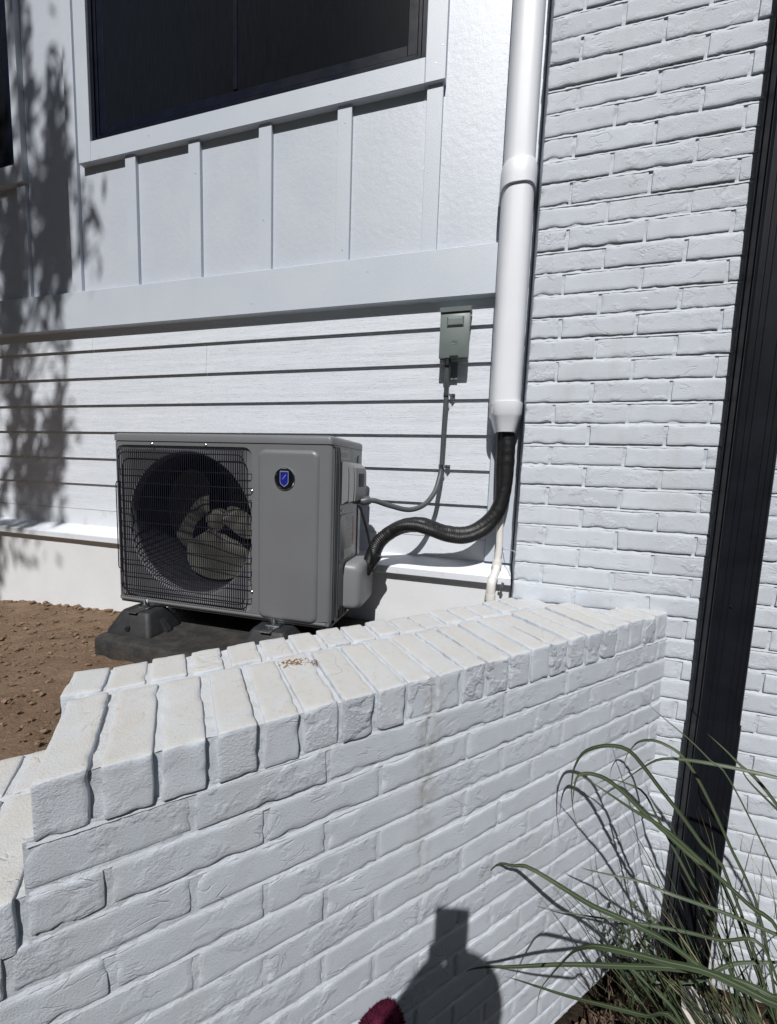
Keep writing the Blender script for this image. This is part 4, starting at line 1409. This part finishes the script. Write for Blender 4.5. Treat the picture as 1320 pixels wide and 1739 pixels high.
GRASS = {
    'A': [(0.575, -0.431, -1.253), (0.503, -0.443, -1.162), (0.44, -0.454, -1.08), (0.379, -0.466, -1.008), (0.332, -0.477, -0.949), (0.29, -0.489, -0.904), (0.248, -0.5, -0.892), (0.21, -0.5, -0.905), (0.181, -0.5, -0.927), (0.165, -0.5, -0.963), (0.159, -0.5, -1.001), (0.161, -0.5, -1.055), (0.173, -0.5, -1.116), (0.195, -0.5, -1.17)],
    'B': [(0.585, -0.404, -1.303), (0.5, -0.407, -1.233), (0.432, -0.411, -1.178), (0.373, -0.415, -1.131), (0.317, -0.418, -1.082), (0.266, -0.425, -1.045), (0.225, -0.436, -1.03), (0.194, -0.447, -1.029), (0.179, -0.458, -1.041), (0.173, -0.469, -1.078), (0.172, -0.48, -1.124)],
    'C': [(0.66, -0.5, -1.315), (0.567, -0.517, -1.22), (0.468, -0.533, -1.136), (0.369, -0.55, -1.052), (0.291, -0.56, -1.012), (0.211, -0.57, -0.966), (0.148, -0.58, -0.93)],
    'D': [(1.0, -0.52, -1.25), (0.87, -0.48, -1.0), (0.76, -0.46, -0.93), (0.642, -0.433, -0.935), (0.574, -0.415, -0.943), (0.51, -0.397, -0.955), (0.459, -0.38, -0.97), (0.412, -0.367, -0.991), (0.379, -0.355, -1.032), (0.34, -0.342, -1.093), (0.286, -0.33, -1.178)],
    'E': [(0.711, -0.35, -1.434), (0.617, -0.339, -1.226), (0.534, -0.328, -1.065), (0.487, -0.317, -1.0), (0.452, -0.306, -0.984), (0.417, -0.298, -0.98), (0.385, -0.293, -0.994), (0.369, -0.289, -1.019), (0.354, -0.284, -1.068), (0.357, -0.28, -1.139)],
    'F': [(0.70, -0.50, -1.30), (0.621, -0.5, -1.13), (0.516, -0.483, -0.932), (0.482, -0.467, -0.904), (0.442, -0.45, -0.87), (0.391, -0.433, -0.836), (0.356, -0.417, -0.812), (0.328, -0.4, -0.78)],
    'G': [(0.735, -0.4, -1.126), (0.676, -0.392, -1.037), (0.626, -0.384, -0.978), (0.596, -0.374, -0.957), (0.566, -0.362, -0.93), (0.526, -0.35, -0.899)],
    'H': [(0.573, -0.55, -1.435), (0.474, -0.56, -1.383), (0.387, -0.57, -1.328), (0.289, -0.58, -1.292), (0.211, -0.59, -1.269), (0.143, -0.6, -1.235), (0.055, -0.59, -1.214), (0.016, -0.58, -1.233), (-0.016, -0.57, -1.248), (-0.042, -0.56, -1.296), (-0.064, -0.55, -1.36)],
    'I': [(0.565, -0.7, -1.239), (0.53, -0.69, -1.245), (0.486, -0.68, -1.245), (0.427, -0.67, -1.258), (0.351, -0.66, -1.29), (0.262, -0.65, -1.337), (0.149, -0.64, -1.394), (0.025, -0.63, -1.468), (-0.029, -0.62, -1.505), (-0.075, -0.61, -1.547), (-0.093, -0.6, -1.586)],
    'J': [(0.53, -0.75, -1.203), (0.49, -0.75, -1.189), (0.381, -0.75, -1.164), (0.306, -0.75, -1.171), (0.231, -0.75, -1.177), (0.173, -0.75, -1.187), (0.142, -0.74, -1.222), (0.125, -0.73, -1.265), (0.101, -0.72, -1.332), (0.083, -0.71, -1.398), (0.082, -0.7, -1.484)],
    'K': [(0.627, -0.5, -1.349), (0.544, -0.48, -1.378), (0.47, -0.46, -1.406), (0.351, -0.444, -1.444), (0.228, -0.432, -1.482), (0.099, -0.42, -1.513)],
    'L': [(0.677, -0.5, -1.304), (0.644, -0.5, -1.297), (0.544, -0.5, -1.279), (0.407, -0.5, -1.266), (0.355, -0.483, -1.272), (0.24, -0.467, -1.296), (0.211, -0.45, -1.312)],
    'M': [(0.802, -0.3, -1.172), (0.766, -0.283, -1.142), (0.68, -0.267, -1.065), (0.666, -0.25, -1.023)],
    'N': [(0.66, -0.4, -1.679), (0.644, -0.4, -1.604), (0.596, -0.4, -1.473), (0.532, -0.4, -1.354), (0.506, -0.4, -1.312), (0.459, -0.4, -1.231), (0.404, -0.404, -1.137), (0.365, -0.408, -1.072), (0.317, -0.412, -1.053), (0.269, -0.416, -1.052), (0.228, -0.42, -1.082)],
    'O': [(0.431, -0.5, -1.603), (0.519, -0.483, -1.498), (0.586, -0.467, -1.449), (0.687, -0.45, -1.424), (0.78, -0.42, -1.42)],
    'P': [(0.449, -0.55, -1.565), (0.363, -0.533, -1.5), (0.283, -0.517, -1.463), (0.212, -0.5, -1.439)],
    'Q': [(0.364, -0.7, -1.369), (0.303, -0.69, -1.39), (0.238, -0.68, -1.412), (0.147, -0.67, -1.438), (0.045, -0.66, -1.457), (0.011, -0.65, -1.475)],
}
WIDE = {'A': .0052, 'B': .0058, 'C': .0050, 'D': .0045, 'E': .0045, 'F': .0026, 'G': .0048, 'H': .0058, 'I': .0056, 'J': .0068, 'K': .0040, 'L': .0042, 'M': .004, 'N': .0042, 'O': .005, 'P': .0042, 'Q': .0055}
gbase = Vector((0.82, -0.46, -2.03))
grass = thing('ornamental_grass', gbase, 'arching green ornamental grass clump in front of the black downspout', 'grass clump')
for key, pts in GRASS.items():
    p0 = Vector(pts[0])
    root = Vector((gbase.x + random.uniform(-.10, .06), gbase.y + random.uniform(-.10, .06), ground_z(gbase.x, gbase.y) - 0.01))
    if key in 'PQO':
        root.x -= 0.22
        root.y -= 0.05
    if key in 'IJ':
        root += Vector((-0.02, -0.22, 0))
    d0 = (p0 - Vector(pts[1]))
    mid = p0.lerp(root, 0.45) + d0.normalized() * 0.06
    make_blade([root, mid] + pts if key not in 'O' else [root] + pts, WIDE[key] * 1.0, grass)
for i in range(125):
    root = Vector((gbase.x + random.gauss(0, .075), gbase.y + random.gauss(0, .07), -2.13))
    a = random.uniform(-2.9, 0.9) if random.random() < .7 else random.uniform(0, 6.28)
    a = math.pi + random.gauss(-0.1, 0.75) if random.random() < 0.66 else a
    Lb = random.uniform(0.65, 1.15)
    out_ = Vector((math.cos(a), math.sin(a) * 0.55, 0))
    lean = random.uniform(0.25, 0.62)
    droop = random.uniform(0.08, 0.5)
    pts = []
    for j in range(9):
        u = j / 8
        pts.append(root + out_ * (Lb * (lean * u + 0.30 * droop * u * u)) + Vector((0, 0, Lb * (u * (1 - 0.15 * lean) - droop * 0.42 * u ** 3))))
    # keep clear of the masonry
    for q in pts:
        q.y = min(q.y, -0.035)
        w_ = (q - WA).dot(WN)
        if w_ > -0.03:
            q -= WN * (w_ + 0.03)
        if DX0 - 0.02 < q.x < DX1 + 0.02 and q.y > DY0 - 0.01:
            q.y = DY0 - 0.012
    bl_ = make_blade(pts, random.uniform(.0014, .0032), grass)
    if i % 9 == 0:
        bl_.data.materials[0] = M['straw']

# small leafy weed by the wall
weed = thing('leafy_weed', (0.47, -0.27, -2.03), 'small dark leafy weed growing at the foot of the low wall', 'weed')
stems = []
for i in range(7):
    top = Vector((0.42 + random.uniform(-.03, .10), -0.27 + random.uniform(-.05, .02), random.uniform(-1.78, -1.60)))
    base_ = Vector((0.47 + random.uniform(-.02, .02), -0.27 + random.uniform(-.02, .02), -2.03))
    pth = smooth_path([base_, base_.lerp(top, .5) + Vector((random.uniform(-.02, .02), 0, 0)), top], 10)
    obj('stem', MB().tube(pth, lambda i_, t_: 0.0026 - 0.0012 * t_, 5), M['stem'], weed)
    stems.append(pth)
stems[0][-1] = Vector((0.405, -0.30, -1.55))
for pth in stems:
    for j in range(5, 11):
        for _ in range(2):
            p = Vector(pth[j])
            a = random.uniform(0, 6.28)
            d1 = Vector((math.cos(a), math.sin(a) * .8, random.uniform(-.1, .7))).normalized()
            s1 = d1.cross(Vector((0, 0, 1))).normalized()
            l_, w_ = random.uniform(.022, .038), random.uniform(.007, .011)
            n1 = s1.cross(d1) * 0.004
            m_ = MB().add([p, p + d1 * l_ * .4 + s1 * w_ + n1, p + d1 * l_, p + d1 * l_ * .4 - s1 * w_ + n1, p + d1 * l_ * .45 - n1], [(0, 1, 4), (1, 2, 4), (2, 3, 4), (3, 0, 4)])
            obj('leaf', m_, M['weed'], weed, smooth=0)

# mulch and twigs on the bed
mb = MB()
n_done = 0
while n_done < 2600:
    x, y = random.uniform(0.0, 1.4), random.uniform(-0.75, -0.01)
    if (Vector((x, y, 0)) - WA).dot(WN) > -0.015:
        continue
    p = Vector((x, y, ground_z(x, y) + random.uniform(0.0, 0.035)))
    a, b = random.uniform(0, 6.28), random.uniform(-.5, .5)
    l_, w_, h_ = random.uniform(.008, .032), random.uniform(.003, .009), random.uniform(.001, .004)
    d1 = Vector((math.cos(a) * math.cos(b), math.sin(a) * math.cos(b), math.sin(b)))
    d2 = d1.cross(Vector((0, 0, 1))).normalized()
    d3 = d2.cross(d1)
    vv_ = [p + d1 * l_ * sx2 * random.uniform(.7, 1) + d2 * w_ * sy3 + d3 * h_ * sz2 for sx2 in (-1, 1) for sy3 in (-1, 1) for sz2 in (-1, 1)]
    mb.add(vv_, [(0, 1, 3, 2), (4, 6, 7, 5), (0, 4, 5, 1), (2, 3, 7, 6), (0, 2, 6, 4), (1, 5, 7, 3)])
    n_done += 1
obj('mulch', mb, M['mulch'], smooth=0, kind='stuff')
mb = MB()
for i in range(90):
    x, y = random.uniform(0.30, 0.68), random.uniform(-0.36, -0.04)
    if (Vector((x, y, 0)) - WA).dot(WN) > -0.03:
        continue
    p = Vector((x, y, -2.02))
    a = random.uniform(0, 6.28)
    q = p + Vector((math.cos(a) * .08, math.sin(a) * .05, random.uniform(.04, .26)))
    q.y = min(q.y, -0.03)
    if (q - WA).dot(WN) > -0.02:
        continue
    mb.tube([p, p.lerp(q, .5) + Vector((random.uniform(-.02, .02), 0, 0)), q], 0.0016, 4)
obj('dry_twigs', mb, M['mulch'], smooth=0, kind='stuff')

# scrap of pale landscape fabric
nx_, ny_ = 12, 10
v = []
for j in range(ny_ + 1):
    for i in range(nx_ + 1):
        a, b = i / nx_, j / ny_
        x = 0.565 + 0.19 * a - 0.02 * b
        y = -0.30 - 0.10 * b
        z = -1.77 - 0.14 * b - 0.05 * a + 0.018 * math.sin(a * 9 + b * 3) + 0.012 * fbm(a * 3, b * 3, 6)
        v.append((x, y, z))
f = [(j * (nx_ + 1) + i, j * (nx_ + 1) + i + 1, (j + 1) * (nx_ + 1) + i + 1, (j + 1) * (nx_ + 1) + i) for j in range(ny_) for i in range(nx_)]
fab = obj('fabric_scrap', MB().add(v, f), M['fabric'], smooth=60)
tag(fab, 'crumpled pale fabric scrap caught in the grass below the black downspout', 'fabric')
sm_ = fab.modifiers.new('thickness', 'SOLIDIFY')
sm_.thickness = 0.002

# fuzzy maroon flower head close to the camera
fc = Vector((-0.268, -0.825, -1.506))
flw = thing('maroon_flower', (fc.x, fc.y, -2.03), 'fuzzy dark maroon flower head at the bottom edge before the white wall', 'flower')
mb = MB()
bm = bmesh.new()
bmesh.ops.create_icosphere(bm, subdivisions=4, radius=0.056)
v = []
for q in bm.verts:
    v.append(fc + q.co * (1 + 0.05 * noise.noise(q.co * 40) + 0.02 * noise.noise(q.co * 120)))
mb.add(v, [[q.index for q in f_.verts] for f_ in bm.faces])
bm.free()
for i in range(5200):
    d1 = Vector((random.gauss(0, 1), random.gauss(0, 1), random.gauss(0, 1))).normalized()
    s1 = d1.cross(Vector((random.random(), random.random(), random.random()))).normalized()
    d2 = (d1 + s1 * random.uniform(-.5, .5)).normalized()
    p = fc + d1 * 0.054
    l_ = random.uniform(.006, .0125)
    mb.add([p - s1 * .0014, p + s1 * .0014, p + d2 * l_], [(0, 1, 2)])
obj('flower_head', mb, M['maroon'], flw, smooth=60)
obj('stem', MB().tube(smooth_path([(fc.x + .03, fc.y + .02, -2.03), (fc.x + .01, fc.y + .01, -1.75), fc], 14), 0.005, 8), M['stem'], flw)

# ------------------------------------------------------------------ tree beside the lawn that shades the left part of the house
tree = thing('shade_tree', (-3.4, -4.4, -1.85), 'leafy tree standing on the lawn before the left end of the house', 'tree')
anchors = []
# (x, z on the siding, radius x, radius z, density) of the patches of shade
for x, z, rx, rz, dens in ((-2.83, 2.30, .07, .22, 1.0), (-2.78, 1.92, .07, .18, .8), (-2.60, 1.60, .07, .20, 1.0), (-2.57, 1.30, .12, .26, 1.5), (-2.50, 1.45, .05, .16, .7), (-2.72, 1.15, .14, .26, 1.4), (-2.57, 1.05, .10, .20, 1.2),
                           (-2.95, 1.15, .16, .34, 1.6), (-2.98, 0.75, .14, .18, 1.2), (-2.58, 0.78, .06, .10, .8), (-2.70, 0.85, .06, .12, .5),
                           (-3.08, 0.50, .11, .14, .8), (-2.93, 0.66, .10, .10, .8), (-3.06, 0.20, .10, .10, .7), (-2.72, -0.12, .14, .18, 1.3), (-2.98, -0.15, .14, .18, 1.1),
                           (-2.88, -0.38, .17, .18, 1.2), (-3.0, -0.52, .20, .10, 1.1), (-3.18, -0.85, .07, .22, .9), (-3.15, 1.7, .12, .35, 1.2), (-2.40, 1.12, .06, .10, .25), (-2.30, 1.0, .08, .12, .2)):
    dist = random.uniform(5.0, 6.3)
    anchors.append((Vector((x, HW, z)) - TRAVEL * dist, rx * 0.95, rz * 0.86, dens))
for _ in range(26):
    anchors.append((Vector((random.uniform(-5.0, -3.25), random.uniform(-5.0, -3.9), random.uniform(3.6, 7.2))), .28, .3, 1.2))
mb = MB()
V_, F_ = [], []
for c_, rx, rz, dens in anchors:
    nl = int(145 * dens * (rx / .12) ** 0.7 * (rz / .2) ** 0.7)
    for _ in range(nl):
        p = c_ + Vector((random.gauss(0, rx * .46), random.gauss(0, .16), random.gauss(0, rz * .46)))
        d1 = Vector((random.gauss(0, 1), random.gauss(0, 1), random.gauss(0, 1))).normalized()
        s1 = d1.cross(Vector((random.gauss(0, 1), random.gauss(0, 1), random.gauss(0, 1)))).normalized()
        l_ = random.uniform(.035, .065)
        b = len(V_)
        V_ += [p - d1 * l_, p + s1 * l_ * .45, p + d1 * l_, p - s1 * l_ * .45]
        F_.append((b, b + 1, b + 2, b + 3))
mb.add(V_, F_)
obj('crown', mb, M['leaf'], tree, smooth=0)
obj('trunk', MB().tube(smooth_path([(-3.4, -4.4, -1.9), (-3.42, -4.42, 0.4), (-3.5, -4.38, 3.0), (-3.6, -4.4, 5.8)], 24), lambda i, t_: 0.11 - 0.075 * t_, 12), M['bark'], tree)
for i, (c_, rx, rz, dens) in enumerate(anchors[:24:3]):
    st = Vector((-3.46, -4.4, 2.2 + i * 0.40))
    obj('limb', MB().tube(smooth_path([st, st.lerp(c_, .5) + Vector((-.1, 0, .15)), c_], 14), lambda i_, t_: 0.030 - 0.024 * t_, 7), M['bark'], tree)

# ------------------------------------------------------------------ unseen belt of leaves added behind the lawn to block sky light
V_, F_ = [], []
nb = 62000
th_ = rng.uniform(R(-175), R(-5), nb)
rad_ = rng.normal(0, 0.55, nb) + 11.0 + 0.9 * np.sin(th_ * 9)
top_ = 9.2 + 0.5 * np.sin(th_ * 7 + 1) + 0.4 * np.sin(th_ * 17)
hz_ = rng.uniform(0, 1, nb) ** 0.8
for i in range(nb):
    p = Vector((0.3 + rad_[i] * math.cos(th_[i]), -0.5 + rad_[i] * math.sin(th_[i]), -1.9 + hz_[i] * top_[i]))
    d1 = Vector(rng.normal(0, 1, 3)).normalized()
    s1 = d1.cross(Vector(rng.normal(0, 1, 3))).normalized()
    l_ = rng.uniform(.10, .21)
    b = len(V_)
    V_ += [p - d1 * l_, p + s1 * l_ * .55, p + d1 * l_, p - s1 * l_ * .55]
    F_.append((b, b + 1, b + 2, b + 3))
obj('sky_blocking_woods', MB().add(V_, F_), M['leaf'], smooth=0, kind='stuff')

# ------------------------------------------------------------------ photographer and phone
PH = CAM + Vector((0.034, -0.016, -0.030))       # phone centre; the lens is at its upper corner
phone = thing('phone', PH, 'black smartphone held upright by the person on the lawn', 'phone', rotz=0.22)
obj('phone_body', MB().box(-0.0455, 0.0455, -0.008, 0.0, -0.085, 0.072, 0.005, 3), M['phone'], phone, world=False)
obj('lens', MB().tube([(-0.028, 0.0, 0.046), (-0.028, 0.0025, 0.046)], 0.009, 16), M['phone'], phone, world=False)


def skin_body(name, pts, edges_, root, levels=2):
    me = bpy.data.meshes.new(name)
    me.from_pydata([p[0] for p in pts], edges_, [])
    o = bpy.data.objects.new(name, me)
    COL.objects.link(o)
    m1 = o.modifiers.new('skin', 'SKIN')
    m1.use_smooth_shade = True
    for i, p in enumerate(pts):
        r_ = p[1]
        me.skin_vertices[0].data[i].radius = r_ if isinstance(r_, tuple) else (r_, r_)
        me.skin_vertices[0].data[i].use_root = (i == root)
    m2 = o.modifiers.new('sub', 'SUBSURF')
    m2.levels = m2.render_levels = levels
    dg = bpy.context.evaluated_depsgraph_get()
    nm = bpy.data.meshes.new_from_object(o.evaluated_get(dg))
    bpy.data.objects.remove(o)
    nm.name = name
    return nm


BX_, BY_ = 0.035, -1.93           # where the person stands
GZ = ground_z(BX_, BY_)
HZ = -0.158                      # head centre height
hd = Vector((BX_ - 0.01, BY_ + 0.10, HZ))
pts, ed = [], []


def P_(p, r_, link=None):
    pts.append((tuple(p), r_))
    if link is not None:
        ed.append((link, len(pts) - 1))
    return len(pts) - 1


pel = P_((BX_, BY_, GZ + 0.95), (0.16, 0.12))
wst = P_((BX_, BY_ + .01, GZ + 1.12), (0.145, 0.105), pel)
chs = P_((BX_, BY_ + .01, GZ + 1.30), (0.165, 0.115), wst)
sho = P_((BX_, BY_ + .02, GZ + 1.43), (0.13, 0.085), chs)
nck = P_((BX_, BY_ + .05, GZ + 1.515), 0.055, sho)
h1 = P_((hd.x, hd.y - .01, HZ - 0.075), (0.062, 0.07), nck)
h2 = P_((hd.x, hd.y, HZ), (0.074, 0.088), h1)
h3 = P_((hd.x, hd.y - .01, HZ + 0.07), (0.062, 0.075), h2)
for sg in (-1, 1):
    hp = P_((BX_ + sg * .095, BY_, GZ + 0.90), 0.09, pel)
    kn = P_((BX_ + sg * .115, BY_ + .02, GZ + 0.49), 0.062, hp)
    an = P_((BX_ + sg * .125, BY_ - .01, GZ + 0.09), 0.042, kn)
    he = P_((BX_ + sg * .125, BY_ + .03, GZ + 0.045), 0.044, an)
    P_((BX_ + sg * .14, BY_ + .17, GZ + 0.035), 0.034, he)
    s1_ = P_((BX_ + sg * .185, BY_ + .02, GZ + 1.40), 0.060, sho)
    el = P_((PH.x + .005 + sg * .150, PH.y - .130, PH.z - .300), 0.066, s1_)
    wr = P_((PH.x + sg * .042, PH.y - .055, PH.z - .125), 0.056, el)
    P_((PH.x + sg * .024, PH.y - .018, PH.z - .072), (0.034, 0.022), wr)
body = skin_body('person_body', pts, ed, 0)
person = thing('person', (BX_, BY_, GZ), 'person in navy shirt and jeans standing on the lawn photographing with a phone', 'person')
for m_ in (M['shirt'], M['jeans'], M['skin'], M['shoe']):
    body.materials.append(m_)
for pl in body.polygons:
    c_ = pl.center
    i_ = 0
    if c_.z < GZ + 0.10:
        i_ = 3
    elif c_.z < GZ + 1.0:
        i_ = 1
    elif c_.z > GZ + 1.485 and abs(c_.x - BX_) < 0.12 and c_.y < BY_ + 0.22:
        i_ = 2
    elif c_.y > BY_ + 0.30:
        i_ = 2
    pl.material_index = i_
    pl.use_smooth = True
off = Vector((BX_, BY_, GZ))
for q in body.vertices:
    q.co -= off
pb = bpy.data.objects.new('body', body)
COL.objects.link(pb)
pb.parent = person
# fingers close round the lower part of the phone
for sg in (-1, 1):
    for k_, ln in enumerate((0.062, 0.070, 0.066, 0.052)):
        z_ = PH.z - 0.052 - k_ * 0.015
        w0 = Vector((PH.x + sg * .041, PH.y - .024, z_ - .010))
        pf = [w0, w0 + Vector((sg * .008, .022, .002)), w0 + Vector((-sg * .010, .030, .004)), w0 + Vector((-sg * ln * .45, .031, .004))]
        obj('finger', MB().tube(smooth_path(pf, 10), lambda i, t_: 0.0085 - 0.002 * t_, 8), M['skin'], person)
    w0 = Vector((PH.x + sg * .048, PH.y - .030, PH.z - .075))
    obj('thumb', MB().tube(smooth_path([w0, w0 + Vector((-sg * .006, -.006, .022)), w0 + Vector((-sg * .020, .004, .048))], 8), lambda i, t_: 0.011 - 0.003 * t_, 8), M['skin'], person)
# hair, face
mb = MB()
bm = bmesh.new()
bmesh.ops.create_uvsphere(bm, u_segments=24, v_segments=16, radius=1)
v = []
for q in bm.verts:
    c_ = q.co
    v.append(hd + Vector((c_.x * .110, c_.y * .112 - .018, max(c_.z, -0.75) * .118 + .018)) + c_ * 0.006 * noise.noise(c_ * 6))
keep_ = [[q.index for q in f_.verts] for f_ in bm.faces if not (f_.calc_center_median().y > 0.35 and f_.calc_center_median().z < 0.45)]
mb.add(v, keep_)
bm.free()
obj('hair', mb, M['hair'], person, smooth=60)
fy = hd.y + 0.082
mb = MB().tube([(hd.x, fy - .01, HZ + .018), (hd.x, fy + .012, HZ - .022), (hd.x, fy - .004, HZ - .034)], lambda i, t_: (0.007, 0.012, 0.009)[i], 8)
obj('nose', mb, M['skin'], person)
for sg in (-1, 1):
    obj('eye', MB().tube([(hd.x + sg * .031, fy - .012, HZ + .016), (hd.x + sg * .031, fy - .004, HZ + .016)], lambda i, t_: 0.011 - .004 * t_, 12), M['pvc'], person)
    obj('ear', MB().box(hd.x + sg * .078 - .008, hd.x + sg * .078 + .008, hd.y - .025, hd.y + .005, HZ - .03, HZ + .03, .006, 2), M['skin'], person)
obj('mouth', MB().box(hd.x - .022, hd.x + .022, fy - .012, fy - .003, HZ - .058, HZ - .050, .003, 1), M['maroon'], person)
print('bricks', count, 'low wall bricks', nlow)
